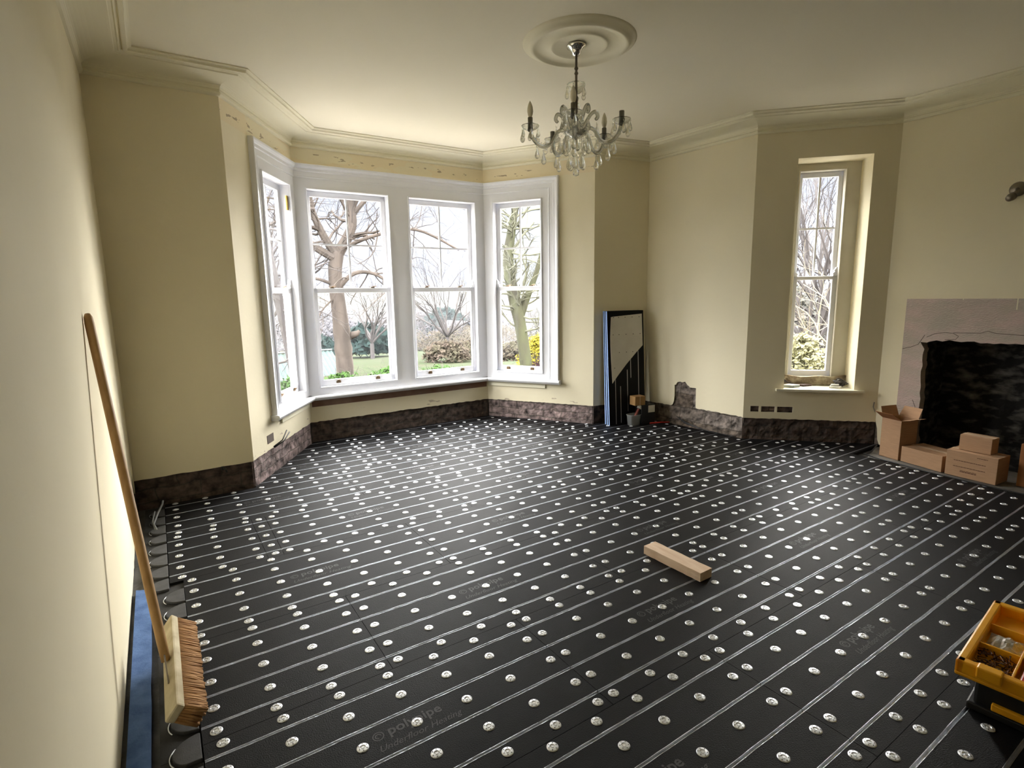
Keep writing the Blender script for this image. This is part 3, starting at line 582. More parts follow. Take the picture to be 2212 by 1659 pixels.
ROWN = {5: 'front', 4: 'second', 3: 'third', 2: 'fourth', 1: 'fifth', 0: 'sixth', -1: 'seventh', -2: 'eighth', -3: 'ninth'}
ORD = ['first', 'second', 'third', 'fourth', 'fifth', 'sixth', 'seventh']
def insulation_board(k, x0, x1, label, y0=None, y1=None, cols='left', logo=True, extra=None):
    Y0, Y1 = SEAMY[k]; W_ = Y1 - Y0; ya = Y0 if y0 is None else y0; yb = Y1 if y1 is None else y1
    pipes = [Y0 + f * W_ for f in PIPE]; gw, gd = 0.0058, 0.011; x0 += 0.0012; x1 -= 0.0012
    pro = [(ya + 0.001, -0.029), (ya + 0.001, 0.0)]; wob = []
    for p_ in pipes:
        if ya < p_ - gw and p_ + gw < yb:
            pro += [(p_ - gw, 0.0), (p_ - gw, -0.006)] + [(p_ - gw * math.cos(a_), -0.006 - (gd - 0.006) * math.sin(a_)) for a_ in (math.pi / 4, math.pi / 2, 3 * math.pi / 4)] + [(p_ + gw, -0.006), (p_ + gw, 0.0)]; wob.append(p_)
    pro += [(yb - 0.001, 0.0), (yb - 0.001, -0.029)]
    m = MB(); n_ = len(pro); m.v += [Vector((x0, y, z)) for y, z in pro] + [Vector((x1, y, z)) for y, z in pro]
    for j in range(n_ - 1): m.face((j, j + 1, j + 1 + n_, j + n_))
    m.face((n_ - 1, 0, n_, 2 * n_ - 1)); m.face(range(n_)); m.face([n_ + j for j in reversed(range(n_))])
    planes = clip_lines(k) + (extra or [])
    b = m.obj('insulation_board', BLACKB)
    if planes and not trim(b.data, planes): bpy.data.objects.remove(b); return None
    if not len(b.data.polygons): bpy.data.objects.remove(b); return None
    tag(b, label, 'floor board', 'black grooved insulation boards laid over the floor')
    for p_ in wob:      # crinkled foil lining each groove
        m = MB(); st = 0.045; nx = max(2, int((x1 - x0) / st)); lf = [rnd(0.0003, 0.0012) for _ in range(nx + 1)]; ww = [rnd(-0.0007, 0.0007) for _ in range(nx + 1)]
        sec = [(-gw - 0.0009, 1), (-gw + 0.0006, 1), (-gw + 0.0008, -0.0045), (-gw * .7, -0.0085), (0, -0.0100), (gw * .7, -0.0085), (gw - 0.0008, -0.0045), (gw - 0.0006, 1), (gw + 0.0009, 1)]
        for i in range(nx + 1):
            xx = x0 + (x1 - x0) * i / nx
            for q, (dy, z) in enumerate(sec): m.v.append(Vector((xx, p_ + dy + (ww[i] if q in (0, 8) else 0), (lf[i] if z == 1 else z))))
        for i in range(nx):
            for q in range(len(sec) - 1): a_ = i * len(sec) + q; m.face((a_, a_ + 1, a_ + 1 + len(sec), a_ + len(sec)))
        f_ = m.obj('foil_strip', FOIL, b)
        if planes:
            bm = bmesh.new(); bm.from_mesh(f_.data)
            for co, no in planes: bmesh.ops.bisect_plane(bm, geom=bm.verts[:] + bm.edges[:] + bm.faces[:], plane_co=co, plane_no=no, clear_outer=True)
            bm.to_mesh(f_.data); emp = len(bm.faces) == 0; bm.free()
            if emp: bpy.data.objects.remove(f_)
    nc = 7
    for c in range(nc):
        x = x0 + 0.041 + 0.2055 * c if cols == 'left' else x1 - 0.041 - 0.204 * c
        if cols == 'narrow': x = (x0 + x1) / 2 + (0 if c == 0 else 99)
        if not (x0 + 0.022 < x < x1 - 0.022): continue
        for fr_ in WROW:
            y = Y0 + fr_ * W_; v = Vector((x, y, 0))
            if not (ya + 0.02 < y < yb - 0.02): continue
            if any((v - co).dot(no) > -0.024 for co, no in planes): continue
            o = bpy.data.objects.new('fixing_washer', WME); COL.objects.link(o); o.location = (x + rnd(-.003, .003), y + rnd(-.002, .002), 0.0003); o.rotation_euler = (rnd(-.02, .02), rnd(-.02, .02), rnd(0, 6)); o.parent = b
    if logo and x1 - x0 > 1.2:
        lx, ly = (x0 + x1) / 2, (Y0 + Y1) / 2
        if all((Vector((lx + .2, ly, 0)) - co).dot(no) < 0 for co, no in planes):
            o = bpy.data.objects.new('printed_logo', LME); COL.objects.link(o); o.location = (lx, ly - 0.005, 0.0005); o.parent = b
    return b
for k in range(5, -4, -1):
    xs = SEAMX[k]
    for i in range(len(xs) - 1):
        side = 'left' if i > 0 or k in (1, 4) else 'right'
        if k == 2 and i == 1: side = 'narrow'
        row = 'row nearest the bay window' if k == 5 else ('row nearest the camera' if k == -3 else ROWN[k] + ' row out from the bay')
        end = 'leftmost' if i == 0 else ('rightmost' if i == len(xs) - 2 else ORD[i] + ' from the left')
        extra = None
        if k == 0 and i == len(xs) - 2: extra = [(Vector((5.44, 2.3, 0)), Vector((1, 0, 0)))]
        lab = 'black grooved floor board, %s in the %s' % (end, row)
        if k == 2 and i == 1: lab = 'thin sliver of black insulation board, second piece in the fourth row out from the bay'
        insulation_board(k, xs[i], xs[i + 1], lab, cols=side, extra=extra)
insulation_board(0, 5.44, 6.0, 'black grooved insulation offcut laid between the hearth corner and the window wall', y0=2.42, cols='left', logo=False)

# return panels down the left side: grey pads with looped grooves between them
def return_panel(k, label):
    Y0, Y1 = SEAMY[k]; W_ = Y1 - Y0; xb = -0.081 if k >= 2 else -0.014
    if k == 3: Y1 = 4.80
    root = thing('return_panel', (xb - 0.06, (Y0 + Y1) / 2, -0.03), label, 'floor panel', 'curved return panels along the left wall')
    m = MB(); m.box(xb - 0.125, xb, Y0 + 0.001, Y1 - 0.001, -0.029, -0.014); m.obj('panel_base', PANELM, root)
    pitch_ = W_ / 4; cs = [Y0 + W_ * f for f in (0.0, 0.25, 0.5, 0.75)]
    out = [(xb - 0.125, Y0 + 0.002)]
    m2 = MB(); poly = []
    for c in cs:
        cc = c + 0.0 if c > Y0 else c
        pts = []
        for j in range(17):
            a_ = math.pi / 2 + math.pi * j / 16; pts.append((xb - 0.002 + 0.088 * math.cos(a_), cc + (pitch_ / 2 - 0.011) * math.sin(a_)))
        pts = [(x, min(max(y, Y0 - .06), Y1 - .003)) for x, y in pts]
        m = MB(); m.prism(pts, -0.014, 0.0, lambda a, b, t: Vector((a, b, t))); m.obj('groove_pad', PADM, root, bevel=0.003)
        m = MB(); arc = []
        for j in range(13):
            a_ = math.pi * 0.80 + math.pi * 0.36 * j / 12; arc.append((xb - 0.002 + 0.096 * math.cos(a_), cc + (pitch_ / 2 - 0.002) * math.sin(a_), -0.0115))
        m.tube(arc, 0.0024, 5); m.obj('foil_curve', FOIL, root)
for k, lab in ((3, 'dark scalloped pipe return panel nearest the far left corner'), (2, 'dark scalloped pipe return panel second from the far left corner'), (1, 'dark scalloped pipe return panel where the blue foam strip begins'), (0, 'dark scalloped pipe return panel just beyond the broom head'), (-1, 'dark scalloped pipe return panel nearest the camera, in front of the broom head'), (-2, 'dark scalloped pipe return panel at the bottom edge beside the blue strip')):
    return_panel(k, lab)
m = MB(); q = [(-0.236, 3.43), (-0.236, 0.2), (-0.166, 0.2)] + [(-0.166 + rnd(-.002, .002), 0.3 + 0.16 * i) for i in range(19)] + [(-0.178, 3.40)]
m.prism(q, -0.029, -0.006, lambda a, b, t: Vector((a, b, t))); tag(m.obj('foam_strip', BLUEF), 'long blue foam strip on the floor along the left wall', 'insulation strip')

# ------------------------------------------------------------------ broom
tip = Vector((-0.238, 2.955, 1.50))
base = Vector((-0.085, 2.40, 0.145))
b_ax = (tip - base).normalized()
br_ = thing('broom', (0.0, 2.45, 0.0), 'wooden broom with a long brown handle leaning against the left wall', 'broom')
DX, DY = -0.238 + 0.0, 0
hd = Vector((0.80, 0, -0.60)).normalized()      # direction the bristles point
nd = Vector((0, 1, 0)); td = nd.cross(hd).normalized()
hc = Vector((-0.072, 2.40, 0.115))
def bx(u, v, w_): return hc + nd * u + td * v + hd * w_
m = MB(); m.hexa([bx(-.33, -.036, -.028), bx(.33, -.036, -.028), bx(.33, .036, -.028), bx(-.33, .036, -.028), bx(-.33, -.033, .006), bx(.33, -.033, .006), bx(.33, .033, .006), bx(-.33, .033, .006)]); m.obj('broom_head', BROOMH, br_, bevel=0.008)
m = MB()
for i in range(74):
    for j in range(7):
        u = -.320 + .640 * i / 73 + rnd(-.002, .002); v = -.027 + .054 * j / 6
        p0 = bx(u, v, .004); p1 = bx(u + rnd(-.004, .004), v * 1.1 + rnd(-.002, .002), .05); p2 = bx(u + rnd(-.006, .006), v * 1.2 + rnd(-.003, .003), .086 + rnd(-.004, .004))
        p2.z = max(p2.z, 0.003); m.tube([p0, p1, p2], [.0060, .0064, .0052], 5)
m.obj('bristles', BRIS, br_, smooth=True)
m = MB(); st_ = bx(0.0, 0, -.036) ; hb = tip - st_
pts = [st_ + hb * f for f in (0, .05, .5, .97, .99, 1.0)]; m.tube(pts, [.016, .0178, .0178, .0178, .016, .010], 14); m.obj('handle', BROOMW, br_, smooth=True)
m = MB(); m.tube([bx(-.012, .012, -.028), st_ + hb * 0.025, bx(-.15, .0, -.029)], 0.003, 5); m.obj('brace_wire', DARKMET, br_)

# ------------------------------------------------------------------ timber offcut
m = MB(); A_ = Vector((2.318, 2.138, 0)); B_ = Vector((2.322, 1.735, 0)); u = (A_ - B_).normalized(); v = Vector((u.y, -u.x, 0)) if False else Vector((-u.y, u.x, 0)) * -1
wd = 0.098; nseg = 14; top = 0.052
for i in range(nseg + 1):
    c = B_ + (A_ - B_) * i / nseg; e0, e1 = (rnd(-.002, .002) if 0 < i < nseg else 0), (rnd(-.004, .003) if 0 < i < nseg else 0)
    m.v += [c + Vector((0, 0, .0015)) - v * e0, c + v * (wd + e1) + Vector((0, 0, .0015)), c + v * (wd + e1 * .5) + Vector((0, 0, top)), c - v * e0 * .5 + Vector((0, 0, top + rnd(-.001, .001)))]
for i in range(nseg):
    for j in range(4): a_ = i * 4 + j; b_ = i * 4 + (j + 1) % 4; m.face((a_, b_, b_ + 4, a_ + 4))
m.face((0, 1, 2, 3)); m.face([nseg * 4 + j for j in range(4)])
tag(m.obj('timber_offcut', PINE), 'pale sawn timber offcut lying on the black boards', 'wood block')

# ------------------------------------------------------------------ organiser toolbox (bottom right)
tb = thing('toolbox', (2.62, 0.50, 0.0), 'black toolbox with a yellow compartment tray on top', 'toolbox')
ta = Vector((2.300, 0.620, 0)); tu = Vector((0.976, 0.02, 0)).normalized(); tv = Vector((0.06, -1, 0)).normalized()
tu = Vector((0.995, 0.095, 0)); tv = Vector((0.095, -0.995, 0))
def TBP(u, v, z): p_ = ta + tu * u + tv * v; return Vector((p_.x, p_.y, z))
m = MB(); m.box(0.10, 0.52, 0.045, 0.36, 0.0, 0.165, F=lambda a, b, c: TBP(a, b, c)); m.obj('toolbox_body', BLKP, tb, bevel=0.012)
m = MB(); m.box(0.085, 0.535, 0.03, 0.375, 0.0, 0.03, F=lambda a, b, c: TBP(a, b, c)); m.obj('base_rim', BLKP, tb, bevel=0.006)
m = MB(); m.box(0.14, 0.16, 0.10, 0.34, 0.034, 0.060, F=lambda a, b, c: TBP(a - 0.06, b, c)); m.obj('side_trim', YEL, tb, bevel=0.004)
m = MB(); m.box(0.0, 0.60, 0.0, 0.40, 0.165, 0.182, F=lambda a, b, c: TBP(a, b, c)); m.obj('tray_floor', YEL, tb, bevel=0.006)
m = MB()
for (a0, a1, b0, b1, z1_) in ((0, .035, 0, .40, .225), (.565, .60, 0, .40, .225), (0, .60, 0, .03, .225), (0, .60, .37, .40, .225)): m.box(a0, a1, b0, b1, .175, z1_, F=lambda a, b, c: TBP(a, b, c))
m.obj('tray_wall', YEL, tb, bevel=0.007)
for (a0, a1, b0, b1) in ((.035, .565, .145, .153), (.20, .208, .03, .37), (.38, .388, .03, .37), (.035, .565, .26, .268)):
    m = MB(); m.box(a0, a1, b0, b1, .18, .218, F=lambda a, b, c: TBP(a, b, c)); m.obj('tray_divider', YEL, tb, bevel=0.002)
for (a0, a1) in ((-.012, .03),):
    for b0 in (.06, .27): m = MB(); m.box(a0, a1, b0, b0 + .07, .19, .232, F=lambda a, b, c: TBP(a, b, c)); m.obj('tray_latch', YEL, tb, bevel=0.005)
m = MB()
for i in range(150):
    cx_, cy_ = (rnd(.045, .19), rnd(.042, .135)) if i % 4 else (rnd(.22, .37), rnd(.165, .25)); p0 = TBP(cx_, cy_, rnd(.184, .205)); dr = Vector((rnd(-1, 1), rnd(-1, 1), rnd(-.3, .3))).normalized() * .014
    m.tube([p0 - dr, p0 + dr], [.0022, .0012], 5); m.tube([p0 - dr * 1.1, p0 - dr], [.004, .003], 6)
tag(m.obj('loose_screws', SCREWM), 'loose dark screws heaped in the yellow tray compartments', 'screws', None, 'stuff')
m = MB(); NB = 12
for i in range(NB + 1):
    for j in range(NB + 1):
        u, v = i / NB, j / NB; z = .186 + .028 * math.sin(u * math.pi) * math.sin(v * math.pi) + noise.noise(Vector((u * 6, v * 6, 1))) * .012; m.v.append(TBP(.215 + u * .155, .038 + v * .10, max(z, .184)))
for i in range(NB):
    for j in range(NB): k = i * (NB + 1) + j; m.face((k, k + NB + 1, k + NB + 2, k + 1))
tag(m.obj('plastic_bag', BAGM), 'crumpled clear plastic bag of fixings in the yellow tray', 'bag')
m = MB(); m.box(.045, .19, .165, .22, .184, .212, F=lambda a, b, c: TBP(a, b, c)); tag(m.obj('driver_bit_case', REDP, bevel=0.006), 'small red plastic case lying in the yellow tray', 'case')

# ------------------------------------------------------------------ cardboard boxes on the hearth
def carton(name, corner, dirv, ln, dp, ht, label, mt=CARD, z0=0.0, tape=True, group=None):
    c = Vector((corner[0], corner[1], 0)); u = Vector((dirv[0], dirv[1], 0)).normalized(); v = Vector((-u.y, u.x, 0))
    Fc = lambda a, b, z: c + u * a + v * b + Vector((0, 0, z0 + z)); ctr = Fc(ln / 2, dp / 2, 0)
    r_ = thing(name, ctr, label, 'box', group or 'cardboard boxes on the hearth')
    m = MB(); m.box(0, ln, 0, dp, 0, ht, F=Fc); m.obj('carton_body', mt, r_, bevel=0.003)
    if tape:
        m = MB(); m.box(0, ln, dp / 2 - .022, dp / 2 + .022, ht, ht + .0008, F=Fc); m.obj('packing_tape', TAPE, r_)
        m = MB(); m.box(0.01, ln - .01, dp / 2 - .001, dp / 2 + .001, ht + .0008, ht + .0012, F=Fc); m.obj('flap_seam', INK, r_)
    return r_, Fc
# tall open box
c = Vector((5.548, 2.082, 0)); u = Vector((0.055, 0.178, 0)).normalized(); v = Vector((u.y, -u.x, 0))
Fb = lambda a, b, z: c + u * a + v * b + Vector((0, 0, z))
ob_ = thing('cardboard_box', Fb(.09, .12, 0), 'tall open cardboard box with splayed flaps beside the fireplace jamb', 'box', 'cardboard boxes on the hearth')
m = MB(); W1, D1, H1, th = 0.188, 0.20, 0.365, .004
for q in ((0, W1, 0, th), (0, W1, D1 - th, D1), (0, th, 0, D1), (W1 - th, W1, 0, D1)): m.box(q[0], q[1], q[2], q[3], -.003, H1, F=Fb)
m.box(0, W1, 0, D1, -.003, 0.003, F=Fb); m.obj('carton_body', CARD, ob_)
def flap(p0, p1, out, ln, dz, mt):
    m = MB(); a_, b_ = Vector(p0), Vector(p1); o_ = Vector(out).normalized() * ln + Vector((0, 0, dz)); t_ = Vector((0, 0, .004)); ins = (b_ - a_) * .04
    m.hexa([a_, b_, b_ + o_ - ins, a_ + o_ + ins, a_ + t_, b_ + t_, b_ + o_ - ins + t_, a_ + o_ + ins + t_]); m.obj('box_flap', mt, ob_)
flap(Fb(0, 0, H1), Fb(W1, 0, H1), -v, .10, .065, CARDD); flap(Fb(0, 0, H1), Fb(0, D1, H1), -u, .075, .02, CARD)
flap(Fb(0, D1, H1), Fb(W1, D1, H1), v, .05, .09, CARD); flap(Fb(W1, 0, H1), Fb(W1, D1, H1), u, .03, .095, CARD)
carton('cardboard_box', (5.452, 1.715), (0.094, 0.345), 0.348, 0.0, 0.0, 'x') if False else None
r_, Fc = carton('cardboard_box', (5.552, 2.064), (-0.095, -0.345), 0.352, 0.27, 0.140, 'low flat cardboard box between the tall open box and the printed box')
r_, Fc = carton('cardboard_box', (5.452, 1.698), (-0.028, -0.345), 0.345, 0.21, 0.215, 'cardboard box with rows of small print on its front, carrying a smaller box')
rr = random.Random(3)
def words(x0, x1, z, h):
    x = x0; m = MB()
    while x < x1: w_ = rr.uniform(.008, .022); m.box(x, min(x + w_, x1), -.0012, 0, z, z + h, F=Fc); x += w_ + .003
    m.obj('printed_line', INK, r_)
words(.055, .27, .135, .005); words(.055, .27, .085, .005); words(.105, .215, .045, .007); words(.105, .215, .056, .004); words(.21, .28, .185, .005)
r_, Fc = carton('cardboard_box', (5.515, 1.640), (-0.02, -0.30), 0.215, 0.13, 0.128, 'small cardboard box stacked on top of the printed box', z0=0.2165)
r_, Fc = carton('cardboard_box', (5.545, 1.262), (0.0, -1), 0.36, 0.30, 0.34, 'large dark brown cardboard box at the right edge of the picture', mt=CARDD, tape=False)
m = MB(); pts = [];
for i in range(13): a_ = math.pi * i / 12; pts.append((0.02 + 0.33 * i / 12, 0.355 + 0.075 * math.sin(a_)))
m.prism(pts, .02, .026, lambda a, z, t: Fc(a, .06 + t, z)); m.obj('box_flap', CARDIN, r_)

# ------------------------------------------------------------------ boards leaning in the corner
Ff, Lf, df, nf = WF(5)
def lean(s0, s1, tb_, tt, h, th, mb, z0=0.003):
    """slab leaning on wall F: foot at depth tb_ (negative = into the room), top at depth tt"""
    mb.hexa([Ff(s0, z0, tb_), Ff(s1, z0, tb_), Ff(s1, z0, tb_ + th), Ff(s0, z0, tb_ + th), Ff(s0, h, tt), Ff(s1, h, tt), Ff(s1, h, tt + th), Ff(s0, h, tt + th)])
labs = ['black grooved insulation board leaning in the corner, front one of the three', 'black insulation board with a pale blue edge, middle of the three leaning boards', 'black insulation board touching the wall at the back of the leaning stack']
for k in range(3):
    tbk = -0.185 + k * 0.040; ttk = -0.097 + k * 0.032; h = 1.345 - (2 - k) * .0; s0_, s1_ = 0.115, 0.615 + 0.01
    r_ = thing('insulation_board', Ff(.37, 0, tbk), labs[k], 'board', 'boards leaning in the corner')
    m = MB(); lean(s0_ + .003, s1_, tbk, ttk, h, .022, m); m.obj('board_panel', BLACKB, r_)
    m = MB(); lean(s0_, s0_ + .003, tbk + .003, ttk + .003, h, .016, m); m.obj('foam_edge', BLUEL, r_)
    if k == 0:
        for s_, ha, hb_ in ((.205, 0.01, .56), (.275, .02, .46), (.375, .15, .65), (.425, .55, .86), (.535, .1, .98)):
            m = MB(); f = lambda z: ttk + (tbk - ttk) * (1 - z / h) - .0015
            m.quad(Ff(s_, ha, f(ha)), Ff(s_ + .009, ha, f(ha)), Ff(s_ + .009, hb_, f(hb_)), Ff(s_, hb_, f(hb_))); m.obj('foil_strip', mat('dull_foil', (0.35, 0.35, 0.36, 1), 0.4, 1.0), r_)
h = 1.345; f = lambda z: -0.097 + (-0.185 + 0.097) * (1 - z / h)
pw = [(.165, 1.275), (.19, 1.28), (.60, 1.305), (.605, .93), (.50, .84), (.36, .71), (.24, .585), (.165, .50), (.152, .80), (.15, 1.05)]
m = MB(); m.prism(pw, -.006, -.002, lambda s, z, t: Ff(s, z, f(z) + t)); wc = m.obj('cut_panel', CARDW); tag(wc, 'pale grey panel cut off at a slant, resting on the leaning black boards', 'panel')
m = MB()
for z, row in ((1.27, (.20, .27, .36, .46, .56)), (1.07, (.19, .27, .37, .47, .57)), (.86, (.27, .37, .46)), (.68, (.20,))):
    for s_ in row: m.box(s_ - .005, s_ + .005, -.0075, -.006, z - .004, z + .004, F=lambda s, t, z: Ff(s, z, f(z) + t))
m.obj('fixing_dot', HOLE, wc)
# black carton with a white label and a small brown box on it
g0 = Vector((4.845, 4.415, 0)); gu = Vector((.985, -.172, 0)); gv = Vector((.172, .985, 0)); Fg = lambda a, b, z: g0 + gu * (a - .09) + gv * (b) + Vector((0, 0, z))
bb = thing('black_box', Fg(.05, .06, 0), 'small black box with a white label in the corner behind the plastic tub', 'box')
m = MB(); m.box(-.04, .155, 0, .15, .001, .235, F=Fg); m.obj('box_body', BLKP, bb, bevel=.003)
m = MB(); m.box(.055, .15, -.001, 0, .14, .225, F=Fg); m.obj('paper_label', WHTP, bb)
sb = thing('cardboard_box', Fg(.0, .05, .235), 'little brown cardboard carton lying on the small black box', 'box'); m = MB(); m.box(-.135, .01, -.0, .11, .238, .345, F=Fg); m.obj('carton_body', mat('ochre_cardboard', srgb(160, 124, 78), .8), sb, bevel=.003)
m = MB(); m.box(-.07, -.062, -.001, 0, .238, .345, F=Fg); m.obj('packing_tape', TAPE, sb)
# plastic tub and sealant tube
tc_ = Vector((4.655, 4.50, 0)); tub = thing('plastic_tub', tc_, 'clear plastic tub holding a white-capped tube in front of the leaning boards', 'tub')
m = MB(); nseg = 28
def ring(r_, z, sq=.0): return [(tc_ + Vector((r_ * 1.15 * math.copysign(abs(math.cos(a_)) ** .6, math.cos(a_)), r_ * .8 * math.copysign(abs(math.sin(a_)) ** .6, math.sin(a_)), z))) for a_ in [2 * math.pi * i / nseg for i in range(nseg)]]
rs = [ring(.065, .001), ring(.074, .12), ring(.080, .122), ring(.080, .128), ring(.071, .126), ring(.062, .006)]
for q in rs: m.v += q
for i in range(len(rs) - 1):
    for j in range(nseg): m.face((i * nseg + j, i * nseg + (j + 1) % nseg, (i + 1) * nseg + (j + 1) % nseg, (i + 1) * nseg + j))
m.face(range(nseg)); m.face([5 * nseg + j for j in range(nseg)]); m.obj('tub_body', mat('frosted_plastic', (.62, .64, .64, 1), .35, alpha=.5), tub, smooth=True)
st = thing('sealant_tube', tc_ + Vector((-.03, 0, .02)), 'red and clear tube with a white cap leaning out of the plastic tub', 'tube'); a0 = tc_ + Vector((-.045, -.012, .03)); a1 = tc_ + Vector((.075, -.03, .225))
m = MB(); m.tube([a0, a0 + (a1 - a0) * .86], .019, 14); m.obj('tube_body', TUBG, st, smooth=True); m = MB(); m.tube([a0 + (a1 - a0) * .1, a0 + (a1 - a0) * .8], .012, 12); m.obj('tube_contents', mat('pink_red_label', srgb(205, 110, 96), .5), st)
m = MB(); m.tube([a0 + (a1 - a0) * .84, a1], .029, 16); m.obj('tube_cap', WHTP, st)
m = MB(); m.tube([(4.82, 4.40, .012), (4.95, 4.36, .012), (5.05, 4.30, .012)], .008, 8); tag(m.obj('red_cord', REDP, smooth=True), 'short red cord lying on the floor beside the black box', 'cord')

# ------------------------------------------------------------------ cables, sockets, odds and ends on the walls
F, L, d, n = WF(2); sk = thing('socket_recess', F(.36, .31, 0), 'empty rusty socket box set in the plaster of the left bay wall', 'socket box')
m = MB(); m.box(.285, .415, -.003, .001, .28, .355, F=lambda s, t, z: F(s, z, t)); m.obj('metal_box', mat('rusty_box', (.10, .075, .06, 1), .8), sk)
m = MB(); m.tube([F(.40, .225, .0), F(.52, .255, -.035), F(.60, .33, -.05)], .006, 8); m.tube([F(.42, .215, .0), F(.56, .24, -.035), F(.65, .30, -.055)], .006, 8); tag(m.obj('power_cables', BLKP, smooth=True), 'two black cable ends poking out below the left bay window', 'cable')
F, L, d, n = WF(1); m = MB(); m.tube([F(.60, .20, .01), F(.60, .21, -.02), F(.615, .19, -.035), F(.62, .17, -.03)], .008, 8); m.box(.585, .605, -.02, .005, .19, .215, F=lambda s, t, z: F(s, z, t)); tag(m.obj('pipe_clip', BLKP), 'small black pipe clip on the bare masonry left of the bay', 'clip')
m = MB(); m.tube([(-.125, 4.26, -.02), (-.15, 4.36, .02), (-.12, 4.50, .05), (-.09, 4.60, .075), (-.085, 4.63, .09)], .0065, 8); m.tube([(-.14, 4.26, -.02), (-.155, 4.40, .03), (-.14, 4.52, .055)], .005, 8); tag(m.obj('grey_cables', mat('grey_cable', (.20, .21, .22, 1), .5), smooth=True), 'grey cable tails curling up from the floor in the left corner', 'cable')
F, L, d, n = WF(6); m = MB()
for k in range(4):
    pts = [F(.50 + .03 * k, .10 - .02 * k, -.012), F(.62 + .02 * k, .055 - .008 * k, -.02), F(.85 + .04 * k, .012, -.03 - .006 * k), F(1.15, .008, -.02), F(1.30, .008, -.014)]
    sm = []
    for i in range(len(pts) - 1):
        for j in range(4): sm.append(pts[i].lerp(pts[i + 1], j / 4))
    m.tube(sm, .0045, 6)
tag(m.obj('loose_cables', BLKP, smooth=True), 'thin black cables trailing along the foot of the bare stone wall', 'cable')
m = MB(); ed = [(5.90, 2.41, .008), (5.62, 2.335, .01), (5.49, 2.34, .012), (5.44, 2.20, .009), (5.40, 2.0, .011), (5.365, 1.8, .008), (5.335, 1.55, .011), (5.325, 1.3, .009), (5.325, 1.0, .009), (5.325, .6, .009)]
m.tube(ed, .007, 7); tag(m.obj('edge_cable', BLKP, smooth=True), 'black cable laid along the edge of the boards by the hearth', 'cable')
F, L, d, n = WF(7); m = MB(); m.tube([F(L - .03, .43, -.01), F(L - .035, .38, -.01), F(L - .03, .36, -.02), F(L - .02, .33, -.03)], .005, 6); tag(m.obj('wire_stub', DARKMET), 'short dark wire stub in the corner between window wall and chimney wall', 'wire')
# sconce remains on the chimney wall
sc_ = thing('wall_light_mount', Fi(.86, 2.32, 0), 'dark metal wall light mount high on the chimney wall at the right edge', 'wall light')
m = MB(); c = Fi(.88, 2.33, 0); ax = Vector((-1, 0, 0)); m.lathe([(0, 0), (.055, 0), (.058, .006), (.045, .018), (.02, .026), (0, .028)], c, 20, axis=ax); m.obj('wall_plate', DARKMET, sc_, smooth=True)
m = MB(); m.tube([c + Vector((-.02, 0, 0)), c + Vector((-.05, -.01, -.02)), c + Vector((-.07, .01, -.04))], .014, 10); m.lathe([(0, 0), (.03, .0), (.032, .02), (.024, .05), (0, .052)], c + Vector((-.06, .012, -.055)), 14, axis=Vector((-.5, .2, -.3))); m.obj('lamp_holder', DARKMET, sc_, smooth=True)

# things on the sill of the tall window
F, L, d, n = WF(7); ZS = .549
def FS(s, t, z): return F(s, z, t)
m = MB(); 
for a_, b_, c_, dd in ((.40, .555, .03, .15),):
    k = [FS(.385, .09, ZS), FS(.475, .045, ZS), FS(.56, .11, ZS), FS(.47, .165, ZS)]; m.hexa(k + [p_ + Vector((0, 0, .022)) for p_ in k])
nbk = thing('notebook', FS(.47, .1, ZS), 'white-topped notebook lying at the left of the tall window sill', 'notebook'); m.obj('page_block', mat('blue_grey_pages', srgb(150, 158, 160), .7), nbk)
m = MB(); k = [p_ + Vector((0, 0, .0225)) for p_ in k]; m.hexa(k + [p_ + Vector((0, 0, .003)) for p_ in k]); m.obj('cover', WHTP, nbk)
m = MB(); k = [FS(.56, .19, ZS), FS(.60, .14, ZS), FS(.70, .20, ZS), FS(.64, .235, ZS)]; m.hexa(k + [p_ + Vector((0, 0, .018)) for p_ in k]); tag(m.obj('brown_wallet', mat('dark_brown_leather', (.06, .03, .025, 1), .6)), 'flat dark brown wallet shape at the middle of the tall window sill', 'wallet')
m = MB()
for k in range(4):
    pts = [FS(.385 + .01 * k, .13 + .02 * k, ZS + .01), FS(.39, .16, ZS + .05 + .01 * k), FS(.42, .19, ZS + .07 - .01 * k), FS(.47, .21, ZS + .03), FS(.52 + .01 * k, .22, ZS + .012)]; m.tube(pts, .006, 6)
tag(m.obj('cable_bundle', mat('brown_cable', (.06, .045, .035, 1), .6), smooth=True), 'tangle of dark brown cable at the left end of the tall window sill', 'cable')
m = MB(); rr = random.Random(11)
for k in range(9):
    c = FS(.955 + rr.uniform(-.02, .02), .15 + rr.uniform(-.02, .02), ZS + .045 + rr.uniform(-.01, .01)); pts = []
    u_ = Vector((rr.uniform(-1, 1), rr.uniform(-1, 1), rr.uniform(-.5, .5))).normalized(); v_ = u_.cross(Vector((.3, .2, 1))).normalized()
    for j in range(13): a_ = 2 * math.pi * j / 12; p_ = c + (u_ * math.cos(a_) * .055 + v_ * math.sin(a_) * .036); p_.z = max(p_.z, ZS + .006); pts.append(p_)
    m.tube(pts, .0042, 6, cap=False)
tag(m.obj('cable_coil', mat('black_brown_cable', (.035, .028, .022, 1), .45), smooth=True), 'coiled dark cable at the right end of the tall window sill', 'cable')
m = MB(); q = [FS(.83, .08, ZS), FS(.92, .05, ZS), FS(.95, .10, ZS), FS(.86, .14, ZS)]; m.hexa(q + [p_ + Vector((0, 0, .02)) for p_ in q]); m.tube([FS(.85, .10, ZS + .028), FS(.92, .09, ZS + .03)], .012, 10); tag(m.obj('foil_packet', mat('crumpled_silver', (.75, .73, .68, 1), .35, .7, bump=1, bscale=90)), 'small silvery packet in front of the coiled cable on the sill', 'packet')

